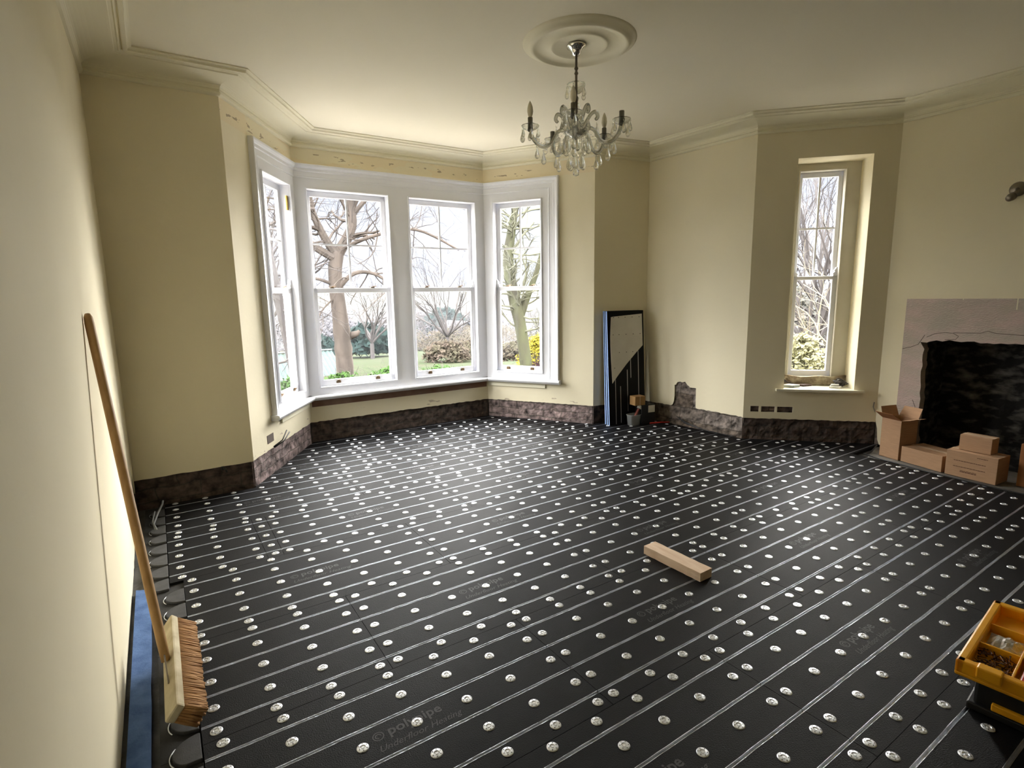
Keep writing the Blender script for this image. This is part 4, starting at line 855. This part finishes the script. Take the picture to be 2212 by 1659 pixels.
# ------------------------------------------------------------------ ceiling rose and chandelier
CC = Vector((2.535, 3.01, 0)); m = MB(); Z = ZT
rp = [(0.0, Z - .014), (.085, Z - .014), (.10, Z - .020), (.165, Z - .022), (.178, Z - .030), (.190, Z - .026), (.200, Z - .018), (.250, Z - .016), (.285, Z - .022), (.300, Z - .034), (.318, Z - .036), (.332, Z - .026), (.345, Z - .014), (.360, Z - .012), (.372, Z - .004), (.374, Z)]
m.lathe(rp, (CC.x, CC.y, 0), 72); tag(m.obj('ceiling_rose', CORN, smooth=True), 'round moulded plaster ceiling rose above the chandelier', 'ceiling rose')
cdir = Vector((math.cos(yaw), -math.sin(yaw), 0)); cfw = Vector((math.sin(yaw), math.cos(yaw), 0)); HC = Vector((2.52, 3.02, 0))
ch = thing('chandelier', (HC.x, HC.y, Z - .015), 'five-arm crystal chandelier hanging from the ceiling rose', 'chandelier')
def hp(r_, ang, z): a_ = R(ang); return HC + cdir * (r_ * math.cos(a_)) + cfw * (r_ * math.sin(a_)) + Vector((0, 0, z))
m = MB(); m.lathe([(.0, Z - .014), (.062, Z - .014), (.066, Z - .020), (.064, Z - .028), (.045, Z - .040), (.030, Z - .060), (.022, Z - .078), (.0, Z - .080)], (HC.x, HC.y, 0), 28); m.obj('ceiling_canopy', CHROME, ch, smooth=True)
m = MB(); m.tube([hp(0, 0, Z - .07), hp(0, 0, 2.60)], .0085, 10)
for zc in (3.0, 3.03): m.lathe([(.008, zc - .012), (.014, zc), (.008, zc + .012)], (HC.x, HC.y, 0), 12)
m.obj('drop_rod', DARKMET, ch, smooth=True)
def dish(c, r_, h_, n_=24, flutes=10):
    m = MB(); prof_ = [(0.15, 0), (.45, .08), (.75, .35), (.95, .8), (1.0, 1.0), (.96, 1.0), (.90, .85), (.70, .42), (.4, .16), (.12, .06)]; k0 = len(m.v)
    for a_, b_ in prof_:
        for j in range(n_): t_ = 2 * math.pi * j / n_; rr_ = r_ * a_ * (1 + .05 * a_ * math.cos(flutes * t_)); m.v.append(c + Vector((rr_ * math.cos(t_), rr_ * math.sin(t_), h_ * b_)))
    for i in range(len(prof_) - 1):
        for j in range(n_): a1 = i * n_ + j; b1 = i * n_ + (j + 1) % n_; m.face((a1, b1, b1 + n_, a1 + n_))
    return m
dish(hp(0, 0, 2.872), .062, .062).obj('crystal_cup', CRYST, ch, smooth=True)
m = MB(); m.lathe([(.008, 2.86), (.020, 2.845), (.010, 2.82), (.026, 2.80), (.036, 2.765), (.030, 2.72), (.012, 2.70), (.020, 2.685), (.024, 2.66), (.012, 2.64)], (HC.x, HC.y, 0), 20); m.obj('crystal_stem', CRYST, ch, smooth=True)
m = MB(); m.lathe([(.0, 2.648), (.03, 2.645), (.052, 2.630), (.055, 2.618), (.040, 2.600), (.018, 2.588), (.010, 2.572), (.013, 2.562), (.0, 2.552)], (HC.x, HC.y, 0), 24); m.obj('hub', CHROME, ch, smooth=True)
dish(hp(0, 0, 2.60), .085, .03).obj('crystal_cup', CRYST, ch, smooth=True)
def bez(ps, n_=8):
    o = []
    for i in range(len(ps) - 1):
        p0 = ps[max(i - 1, 0)]; p1 = ps[i]; p2 = ps[i + 1]; p3 = ps[min(i + 2, len(ps) - 1)]
        for j in range(n_): t_ = j / n_; o.append(.5 * ((2 * p1) + (-p0 + p2) * t_ + (2 * p0 - 5 * p1 + 4 * p2 - p3) * t_ * t_ + (-p0 + 3 * p1 - 3 * p2 + p3) * t_ ** 3))
    return o + [ps[-1]]
GARM = crystal_mat('smoky_glass_arm', .8, (.70, .70, .67, 1))
def drop_mesh():
    m = MB(); m.lathe([(.0005, 0), (.004, -.006), (.0045, -.012), (.0015, -.016), (.003, -.022), (.009, -.040), (.013, -.055), (.0125, -.064), (.008, -.072), (.0, -.076)], n=8); o = m.obj('crystal_drop', CRYST); me = o.data; bpy.data.objects.remove(o); return me
DME = drop_mesh()
def drop(p_, parent, sc=1.0):
    o = bpy.data.objects.new('crystal_drop', DME); COL.objects.link(o); o.parent = parent; o.matrix_parent_inverse = p_matrix(parent).inverted(); o.location = p_; o.scale = (sc, sc, sc); o.rotation_euler = (0, 0, rnd(0, 3))
angs = [-100, -28, 44, 116, 188]; bulbs = {0, 2, 4}
for k, an in enumerate(angs):
    m = MB(); m.tube(bez([hp(.035, an, 2.625), hp(.085, an, 2.645), (hp(.130, an, 2.625)), hp(.175, an, 2.555), hp(.235, an, 2.535), hp(.290, an, 2.575), hp(.315, an, 2.640)]), .0125, 10); arm = m.obj('arm', GARM, ch, smooth=True)
    m = MB(); m.tube(bez([hp(.035, an + 36, 2.625), hp(.060, an + 36, 2.68), hp(.10, an + 36, 2.745), hp(.135, an + 36, 2.765), hp(.150, an + 36, 2.735), hp(.135, an + 36, 2.715)]), [.0125] * 38 + [.010] * 3, 8); sc2 = m.obj('scroll', GARM, ch, smooth=True)
    drop(hp(.145, an + 36, 2.70), sc2, 1.3)
    cup = dish(hp(.315, an, 2.636), .060, .030).obj('drip_cup', CRYST, ch, smooth=True)
    m = MB(); m.lathe([(.014, 2.628), (.020, 2.636), (.0175, 2.646), (.0165, 2.652), (.0165, 2.716), (.0, 2.718)], hp(.315, an, 0), 14); m.obj('candle_sleeve', CANDLE, ch, smooth=True)
    if k in bulbs:
        m = MB(); m.lathe([(.010, 2.716), (.017, 2.735), (.0205, 2.755), (.0175, 2.782), (.009, 2.806), (.0, 2.822)], hp(.315, an, 0), 14); m.obj('candle_bulb', BULB, ch, smooth=True)
    for q in range(6): a_ = q * math.pi / 3; drop(hp(.315, an, 2.655) + Vector((.058 * math.cos(a_), .058 * math.sin(a_), .004)), cup, 1.0 if q % 2 else 1.25)
    # chain of beads from arm to hub
    m = MB(); p0, p1 = hp(.30, an, 2.60), hp(.10, an + 20, 2.61)
    for j in range(15): t_ = j / 14; c = p0.lerp(p1, t_) - Vector((0, 0, .06 * math.sin(math.pi * t_))); m.lathe([(0, .005), (.0045, .0), (0, -.005)], c, 6)
    m.obj('bead_chain', CRYST, ch)
    drop(hp(.225, an, 2.52), arm, 1.35); drop(hp(.27, an, 2.545), arm, 1.2)
for q in range(8): drop(hp(.085, q * 45, 2.625 - .03), ch, 1.4)
for q in range(6): drop(hp(.05, q * 60 + 10, 2.50), ch, 1.5); m = MB(); m.tube([hp(.05, q * 60 + 10, 2.60), hp(.05, q * 60 + 10, 2.50)], .0018, 4); m.obj('drop_wire', CHROME, ch)
for q in range(5): drop(hp(.062, q * 72 + 30, 2.925), ch, 1.1)
m = MB(); m.lathe([(0, 2.40), (.012, 2.394), (.022, 2.378), (.0225, 2.37), (.018, 2.352), (0, 2.346)], (HC.x, HC.y, 0), 10); m.tube([hp(0, 0, 2.56), hp(0, 0, 2.395)], .002, 5); m.obj('crystal_ball', CRYST, ch)

# ------------------------------------------------------------------ the garden and country outside
def ground_z(x, y):
    D_ = math.hypot(x - 3, y - 3)
    z = -0.50
    if D_ > 11: z -= (D_ - 11) * 0.075
    if D_ > 55: z = -3.8 - (min(D_, 90) - 55) * .05
    if D_ > 90: z = -5.55 + (D_ - 90) * 0.045 + 3.0 * noise.noise(Vector((x * .02, y * .02, 0)))
    return z + 0.12 * noise.noise(Vector((x * .3, y * .3, 1)))
BOUNCE = mat('bounce_ground', (0.24, 0.22, 0.19, 1), 0.95, col2=(0.20, 0.18, 0.16, 1), nscale=20)  # pale ring by the house, unseen, added to bounce daylight onto the ceiling
m = MB(); radii = [9 * 1.0, 10.5, 12, 14, 17, 21, 26, 33, 42, 55, 72, 95, 125, 170, 230, 300]
radii = [3.4, 4.6, 6, 7.5] + radii
NA = 90
for r_ in radii:
    for j in range(NA): a_ = 2 * math.pi * j / NA; x, y = 3 + r_ * math.cos(a_), 3 + r_ * math.sin(a_); m.v.append(Vector((x, y, ground_z(x, y))))
for i in range(len(radii) - 1):
    for j in range(NA): a_ = i * NA + j; b_ = i * NA + (j + 1) % NA; m.face((a_, b_, b_ + NA, a_ + NA), 2 if radii[i] < 7 else (0 if radii[i] < 42 else 1))
struct(m.obj('garden_ground', [GRASS, FIELD, BOUNCE], smooth=True), 'green lawn falling away to hazy winter fields', 'ground')

def branch(mb, p0, d0, ln, r0, depth, rg, spread, nseg=4, upb=.12, mi=0, minr=.004, kids=(3, 4)):
    pts = [p0]; rad = [r0]; d_ = d0.normalized()
    for i in range(nseg):
        d_ = (d_ + Vector((rg.uniform(-1, 1), rg.uniform(-1, 1), rg.uniform(-1, 1))) * .34 + Vector((0, 0, upb * .3))).normalized(); pts.append(pts[-1] + d_ * ln / nseg); rad.append(r0 * (1 - .55 * (i + 1) / nseg))
    mb.tube(pts, rad, 7 if r0 > .05 else (5 if r0 > .015 else 3), mi, cap=False)
    if depth <= 0 or r0 < minr: return
    for c in range(rg.randint(*kids)):
        f = rg.uniform(.35, 1.0); i = min(int(f * nseg), nseg - 1); q = pts[i].lerp(pts[i + 1], f * nseg - i); ax = Vector((rg.uniform(-1, 1), rg.uniform(-1, 1), rg.uniform(-1, 1))); ax = (ax - d_ * ax.dot(d_)).normalized()
        nd_ = (d_ * math.cos(spread) + ax * math.sin(spread) + Vector((0, 0, upb))).normalized(); rr_ = rad[i] * rg.uniform(.45, .68)
        branch(mb, q, nd_, ln * rg.uniform(.6, .82), rr_, depth - 1, rg, spread * rg.uniform(.85, 1.15), nseg, upb, mi, minr, kids)
# big brown tree outside the left centre sash
rg = random.Random(5); t1 = thing('garden_tree', (3.3, 11.55, -.5), 'big bare tree with a thick brown trunk outside the left centre window', 'tree')
m = MB(); tr = [(3.22, 11.6, -.7), (3.28, 11.55, -.1), (3.27, 11.52, .5), (3.25, 11.52, 1.1), (3.22, 11.55, 1.7), (3.22, 11.55, 2.15), (3.30, 11.53, 2.5)]
m.tube(bez([Vector(p_) for p_ in tr], 5), [.22, .21, .205, .20, .19, .185, .18, .18, .175, .172, .19, .165, .17, .18, .165, .158, .152, .15, .148, .148, .15, .14, .138, .136, .138, .14, .14, .138, .135, .125, .105], 12)
m.tube([(3.40, 11.5, .75), (3.55, 11.42, .80), (3.60, 11.4, .86)], [.09, .06, .03], 8); m.obj('trunk', BARK, t1, smooth=True)
m = MB(); lim = [((3.30, 11.53, 2.45), (3.58, 11.4, 3.0), (3.60, 11.4, 3.6), (3.9, 11.2, 4.4), .14), ((3.26, 11.53, 2.4), (3.0, 11.6, 2.9), (2.85, 11.7, 3.5), (2.9, 11.6, 4.4), .11), ((3.25, 11.5, 1.75), (3.55, 11.3, 2.05), (4.0, 11.2, 2.0), (4.4, 11.0, 1.6), .075),
       ((3.2, 11.5, 2.35), (2.7, 11.7, 2.75), (2.4, 11.9, 3.5), (2.2, 12, 4.3), .10), ((3.2, 11.5, 1.8), (2.8, 11.6, 1.95), (2.4, 11.7, 1.85), (2.1, 11.9, 1.5), .05), ((3.6, 11.4, 3.2), (3.95, 11.2, 3.6), (4.5, 11, 3.8), (5.2, 10.8, 3.6), .07), ((3.3, 11.5, 2.5), (3.8, 11.0, 2.75), (4.6, 10.6, 2.9), (5.5, 10.4, 2.5), .065), ((2.9, 11.6, 3.3), (2.5, 11.6, 3.3), (2.1, 11.8, 3.0), (1.6, 12, 3.0), .05), ((3.2, 11.5, 1.6), (2.9, 11.4, 1.35), (2.7, 11.3, 1.1), (2.55, 11.3, 1.05), .03)]
for q in lim:
    b4 = bez([Vector(p_) for p_ in q[:4]], 5); nb_ = len(b4); rad = [q[4] * (.85 if q[4] > .09 else .72) * (1 - .6 * i / nb_) for i in range(nb_)]; m.tube(b4, rad, 8)
    for c in range(15):
        i = rg.randint(3, nb_ - 2); t_ = (b4[i + 1] - b4[i]).normalized(); ax = Vector((rg.uniform(-1, 1), rg.uniform(-.6, .6), rg.uniform(-.7, 1))).normalized()
        branch(m, b4[i], t_ * .5 + ax, rg.uniform(.6, 1.2), rad[i] * rg.uniform(.3, .45), 4, rg, .62, 5, .05, 0, .003, (2, 3))
m.obj('branches', BARK, t1)
# mossy tree outside the right bay window
rg = random.Random(8); t2 = thing('garden_tree', (7.34, 10.73, -.5), 'mossy green trunked tree with ivy twigs outside the right bay window', 'tree')
m = MB(); m.tube(bez([Vector(p_) for p_ in ((7.42, 10.72, -.7), (7.38, 10.72, 0), (7.26, 10.76, .9), (7.14, 10.85, 1.6), (7.05, 10.9, 2.3), (7.12, 10.85, 3.0), (7.28, 10.8, 3.8))], 4), [.17, .16, .155, .15, .15, .145, .14, .14, .14, .15, .155, .15, .145, .14, .135, .13, .13, .125, .12, .11, .10, .09, .08, .07, .06], 12)
m.tube(bez([Vector(p_) for p_ in ((7.22, 10.8, .8), (7.42, 10.66, 1.5), (7.62, 10.55, 2.1), (7.85, 10.5, 2.9))], 4), [.09, .085, .08, .08, .075, .07, .07, .065, .06, .055, .05, .045, .04], 9); m.obj('trunk', BARKM, t2, smooth=True)
m = MB()
for c in range(64):
    z = rg.uniform(.7, 3.6); f_ = (z - .7) / 2.9; q = Vector((7.26 - .18 * math.sin(f_ * 2.4), 10.78, z)); branch(m, q, Vector((rg.uniform(-1, 1), rg.uniform(-1, .4), rg.uniform(-.2, .8))), rg.uniform(.5, 1.1), rg.uniform(.015, .035), 3, rg, .65, 4, .08, 0, .003, (2, 3))
m.obj('branches', mat('olive_twigs', (.055, .056, .036, 1), .9), t2)

def leaf_mound(name, c, rx, ry, rz, n_, size, mt, label, cat, seed, group=None, stems=True, kind=None):
    rg = random.Random(seed); m = MB()
    for i in range(n_):
        a_ = rg.uniform(0, 2 * math.pi); b_ = rg.uniform(-.2, 1) * math.pi / 2; k = rg.uniform(.55, 1.0) * (1 + .2 * noise.noise(Vector((a_ * 2, b_ * 3, seed))))
        p_ = Vector((c[0] + rx * k * math.cos(a_) * math.cos(b_), c[1] + ry * k * math.sin(a_) * math.cos(b_), c[2] + rz * k * math.sin(b_))); u_ = Vector((rg.uniform(-1, 1), rg.uniform(-1, 1), rg.uniform(-1, 1))).normalized(); v_ = u_.orthogonal().normalized(); s_ = size * rg.uniform(.6, 1.3)
        m.quad(p_ - u_ * s_, p_ + v_ * s_ * .5, p_ + u_ * s_, p_ - v_ * s_ * .5)
    root = thing(name, c, label, cat, group); m.obj('foliage', mt, root)
    if stems:
        m = MB()
        for i in range(14): branch(m, Vector((c[0], c[1], c[2] - rz * .5)), Vector((rg.uniform(-rx, rx), rg.uniform(-ry, ry), rz)), rz * 1.3, .012, 1, rg, .5, 3, .1, 0, .003, (2, 3))
        m.obj('stems', TWIG, root)
    return root
for k, (x, y, z, s_) in enumerate(((2.2, 10.9, -.35, 1.0), (3.0, 10.7, -.32, .9), (3.9, 10.5, -.30, 1.0), (4.8, 10.2, -.32, 1.0), (5.7, 9.9, -.4, .9))):
    nm = ['leftmost green garden shrub seen low in the left side window', 'bright green shrub left of the brown tree trunk', 'bright green shrub just right of the brown tree trunk', 'bright green shrub behind the central window mullion', 'low green shrub at the foot of the right centre window'][k]
    leaf_mound('garden_shrub', (x, y, z), .62, .4, .45 * s_, 1500, .045, LEAF, nm, 'shrub', 20 + k, 'green shrubs below the bay window')
leaf_mound('forsythia_bush', (8.15, 11.3, -.1), .55, .45, .62, 2600, .04, YLEAF, 'yellow flowering bush beside the mossy tree', 'bush', 31)
leaf_mound('purple_shrub', (7.75, 10.4, -.35), .42, .35, .42, 1500, .035, PLEAF, 'dark purple leaved shrub below the yellow bush', 'shrub', 32)
# shed with corrugated roof
sh = thing('garden_shed', (3.3, 15.9, -.9), 'low shed with a pale green corrugated roof at the left of the garden', 'shed'); m = MB(); NC = 46
for i in range(NC + 1):
    x = 1.6 + 2.75 * i / NC; dz = .018 * math.cos(i * math.pi); m.v += [Vector((x, 15.2, -.62 + dz)), Vector((x, 16.6, .0 + dz))]
for i in range(NC): m.face((2 * i, 2 * i + 2, 2 * i + 3, 2 * i + 1))
m.obj('roof', SHEDM, sh); m = MB(); m.box(1.65, 4.3, 15.3, 16.5, -1.3, -.64); m.obj('shed_wall', mat('dark_shed_boards', (.02, .02, .018, 1), .9, spec=.03), sh)
m = MB(); m.tube([(1.58, 16.6, .02), (4.37, 16.6, .02)], .03, 8); m.obj('roof_ridge', mat('pale_ridge', (.07, .078, .078, 1), .9, spec=.03), sh)
# far cottage
hz = ground_z(26, 48.5); co_ = thing('cottage', (26, 48.5, hz), 'small pale gabled cottage far down the valley', 'cottage'); m = MB(); m.box(24.3, 27.2, 47.5, 51.5, hz - .3, hz + 1.3); m.prism([(24.3, hz + 1.3), (27.2, hz + 1.3), (25.75, hz + 2.35)], 47.5, 51.5, lambda a, b, t: Vector((a, t, b))); m.obj('cottage_wall', RENDR, co_)
m = MB(); m.hexa([(24.1, 47.3, hz + 1.15), (25.75, 47.3, hz + 2.4), (25.75, 51.7, hz + 2.4), (24.1, 51.7, hz + 1.15), (24.1, 47.3, hz + 1.3), (25.75, 47.3, hz + 2.55), (25.75, 51.7, hz + 2.55), (24.1, 51.7, hz + 1.3)]); m.hexa([(27.4, 47.3, hz + 1.15), (25.75, 47.3, hz + 2.4), (25.75, 51.7, hz + 2.4), (27.4, 51.7, hz + 1.15), (27.4, 47.3, hz + 1.3), (25.75, 47.3, hz + 2.55), (25.75, 51.7, hz + 2.55), (27.4, 51.7, hz + 1.3)]); m.obj('roof', mat('slate_roof', (.04, .04, .045, 1), .9, spec=.03), co_)
# fan-shaped tree across the lawn
def fan_tree(c, h_, seed, mt=TWIG, n_=9, sp=.45, r0=.12, depth=3):
    rg = random.Random(seed); m = MB(); p0 = Vector(c); top_ = p0 + Vector((0, 0, h_ * .16)); m.tube([p0 - Vector((0, 0, .3)), p0, top_], [r0 * 1.15, r0, r0 * .9], 8)
    for i in range(n_):
        a_ = 2 * math.pi * i / n_ + rg.uniform(-.3, .3); s_ = rg.uniform(.15, 1.0) * sp * 2; branch(m, top_, Vector((math.cos(a_) * math.sin(s_), math.sin(a_) * math.sin(s_), math.cos(s_))), h_ * rg.uniform(.40, .5), r0 * .5, depth, rg, .36, 4, .08, 0, .005, (3, 4))
    return m
gz = ground_z(9.6, 28.4); ft = thing('fan_tree', (9.6, 28.4, gz), 'bare fan-shaped tree standing across the lawn right of the brown trunk', 'tree'); fan_tree((9.6, 28.4, gz), 5.2, 41).obj('branches', TWIG, ft)
protos = []
for k in range(4):
    m = fan_tree((0, 0, 0), 7.5, 60 + k, TWIG, 10, .42, .24, 3); m2 = m; o = m2.obj('woodland_tree', TWIG); protos.append(o.data); bpy.data.objects.remove(o)
rg = random.Random(99); spots = []
for i in range(400):
    an = rg.uniform(R(28), R(98)); D_ = rg.uniform(38, 110); x, y = 3 + D_ * math.cos(an), 3 + D_ * math.sin(an)
    if len(spots) >= 46 or any((x - q[0]) ** 2 + (y - q[1]) ** 2 < 64 for q in spots): continue
    spots.append((x, y))
    o = bpy.data.objects.new('woodland_tree', protos[i % 4]); COL.objects.link(o); s_ = rg.uniform(.5, .95) * (.72 if D_ < 60 else 1.0); o.location = (x, y, ground_z(x, y)); o.scale = (s_, s_, s_ * rg.uniform(.8, 1.0)); o.rotation_euler = (0, 0, rg.uniform(0, 6))
    tag(o, 'bare grey woodland tree standing in the misty valley beyond the garden', 'tree', 'misty woodland trees in the valley')
for k, (x, y, s_, lab) in enumerate(((26.5, 53.8, 3.4, 'dark blue-green conifer in the valley beyond the right centre window'), (10.2, 31.0, 2.0, 'dark evergreen bush behind the fan-shaped tree'), (7.3, 31.5, 1.5, 'rounded dark evergreen bush across the lawn left of the fan-shaped tree'))):
    leaf_mound('evergreen_bush', (x, y, ground_z(x, y) + s_ * .3), s_ * .8, s_ * .8, s_ * (.85 if k == 0 else .6), 2600, .13 * s_, CONIF, lab, 'bush', 70 + k, stems=False)
for k, (x, y, s_) in enumerate(((9.6, 19.5, .75), (11.6, 20.5, .85), (11.2, 17.2, .6), (13.2, 19.2, .7), (17.5, 36, 1.6), (20.5, 40, 2.0), (15, 38, 1.5), (23, 44, 2.2), (19, 47, 2.4), (25, 40, 2.0), (13, 40, 1.6), (28, 45, 2.4))):
    leaf_mound('scrub_bush', (x, y, ground_z(x, y) + .2), s_ * 1.3, s_ * 1.3, s_ * .8, 1800, .09, SCRUB, 'russet brown scrub bush down the slope beyond the lawn', 'bush', 80 + k, 'russet scrub bushes on the slope', stems=False)
for k, (x, y, rx, h_) in enumerate(((13, 45, 4.5, 2.6), (20, 52, 5, 3.2), (8, 52, 5, 3.2), (15, 62, 7, 4.2), (27, 66, 7, 4.4), (36, 62, 6, 4.0), (22, 78, 9, 5.2), (36, 80, 9, 5.4), (50, 84, 9, 5.6), (7, 80, 9, 5.0), (44, 66, 7, 4.4), (-4, 66, 8, 4.6), (55, 68, 7, 4.4))):
    leaf_mound('distant_copse', (x, y, ground_z(x, y)), rx, rx * .7, h_, 3600, .17, COPSE, 'hazy grey copse far down the valley', 'copse', 120 + k, 'grey copses down the valley', stems=False)
# another bare tree between the two centre sashes
rg = random.Random(77); t3 = thing('garden_tree', (11.6, 23.4, ground_z(11.6, 23.4)), 'fine-twigged bare tree standing beyond the lawn in the right centre window', 'tree'); fan_tree((11.6, 23.4, ground_z(11.6, 23.4)), 5.6, 92, BARK, 13, .48, .09, 4).obj('branches', TWIG, t3)
# shrubbery outside the tall narrow window and the left side window
rg = random.Random(17)
for k, (x, y, h_, lab) in enumerate(((10.6, 5.6, 5.6, 'tall bare thorn tree filling the tall narrow window'), (12.6, 6.2, 6.2, 'bare tree behind the thorn tree outside the tall narrow window'), (11.8, 7.9, 5.5, 'bare tree at the left of the tall narrow window view'))):
    t_ = thing('thorn_tree', (x, y, -.6), lab, 'tree'); fan_tree((x, y, -.6), h_, 50 + k, TWIG, 12, .5, .09, 4 if k == 0 else 3).obj('branches', TWIG, t_)
m = MB()
for c in range(26):
    branch(m, Vector((rg.uniform(8.2, 9.0), rg.uniform(3.3, 5.2), rg.uniform(-.4, .6))), Vector((rg.uniform(-1, .3), rg.uniform(-.2, 1), rg.uniform(.05, .7))), rg.uniform(1.0, 1.9), rg.uniform(.008, .018), 2, rg, .5, 5, .05, 0, .003, (2, 3))
tag(m.obj('pale_shrub', TWIGP), 'pale arching leafless shrub stems outside the tall narrow window', 'shrub')
leaf_mound('yellow_green_bush', (8.15, 4.45, .15), .42, .42, .75, 2400, .045, mat('yellow_green_leaves', (.10, .095, .035, 1), .7), 'yellow-green leafy bush low in the tall narrow window', 'bush', 34)
leaf_mound('evergreen_hedge', (13.5, 8.4, -.2), 3.0, 3.0, 2.1, 9000, .10, mat('dull_hedge', (.028, .032, .024, 1), .8, col2=(.036, .03, .026, 1), nscale=2), 'dull green hedge backing the shrubs outside the tall narrow window', 'hedge', 35, stems=False)
rg = random.Random(23); t_ = thing('side_tree', (1.2, 12.5, -.6), 'bare tree seen through the narrow left bay window', 'tree'); fan_tree((1.2, 12.5, -.6), 5.6, 55, TWIG, 9, .5, .12, 3).obj('branches', TWIG, t_)
t_ = thing('side_tree', (1.9, 8.9, -.6), 'slanting dark tree close outside the left bay window', 'tree'); m = MB(); b4 = bez([Vector(p_) for p_ in ((1.95, 9.3, -.6), (1.75, 9.2, 1.0), (1.62, 9.1, 1.7), (1.5, 9.0, 2.6), (1.55, 9.0, 3.6))], 4); m.tube(b4, [.11 - .004 * i for i in range(len(b4))], 8)
for c in range(22): i = rg.randint(3, len(b4) - 2); branch(m, b4[i], Vector((rg.uniform(-1, 1), rg.uniform(-.6, 1), rg.uniform(-.2, .8))), rg.uniform(.5, 1.0), .022, 3, rg, .6, 4, .05, 0, .003, (2, 3))
m.obj('branches', TWIG, t_)

# morning mist lying over the valley
hm = bpy.data.materials.new('valley_mist'); hm.use_nodes = True; hn = hm.node_tree; hn.nodes.clear(); ho = hn.nodes.new('ShaderNodeOutputMaterial'); hv = hn.nodes.new('ShaderNodeVolumeScatter')
hv.inputs['Color'].default_value = (0.84, 0.90, 1.0, 1); hv.inputs['Density'].default_value = 0.0007; hn.links.new(hv.outputs[0], ho.inputs['Volume'])
m = MB(); NA = 64
for r_, z in ((15.5, -14), (115, -14), (115, 14), (15.5, 14)):
    for j in range(NA): a_ = 2 * math.pi * j / NA; m.v.append(Vector((3 + r_ * math.cos(a_), 3 + r_ * math.sin(a_), z)))
for i in range(4):
    for j in range(NA): m.face((i * NA + j, i * NA + (j + 1) % NA, ((i + 1) % 4) * NA + (j + 1) % NA, ((i + 1) % 4) * NA + j))
tag(m.obj('valley_mist', hm), 'thin grey mist hanging over the valley beyond the garden', 'mist', None, 'stuff')

# ------------------------------------------------------------------ light portals in the window openings guide the sky light into the room
def portal(F, s, z, w_, h_, t, d, n):
    l = bpy.data.lights.new('window_portal', 'AREA'); l.shape = 'RECTANGLE'; l.size = w_; l.size_y = h_; l.cycles.is_portal = True
    o = bpy.data.objects.new('window_portal', l); COL.objects.link(o); zax = Vector((n.x, n.y, 0)); xax = Vector((d.x, d.y, 0)); yax = zax.cross(xax); c = F(s, z, t)
    o.matrix_world = Matrix(((xax.x, yax.x, zax.x, c.x), (xax.y, yax.y, zax.y, c.y), (xax.z, yax.z, zax.z, c.z), (0, 0, 0, 1)))
for i, s_, w_ in ((2, .94, .66), (3, .56, .9), (3, 1.665, .88), (4, .444, .66)): F, L, d, n = WF(i); portal(F, s_, 1.63, w_, 2.1, .16, d, n)
F, L, d, n = WF(7); portal(F, .684, 1.69, .46, 2.15, .44, d, n)
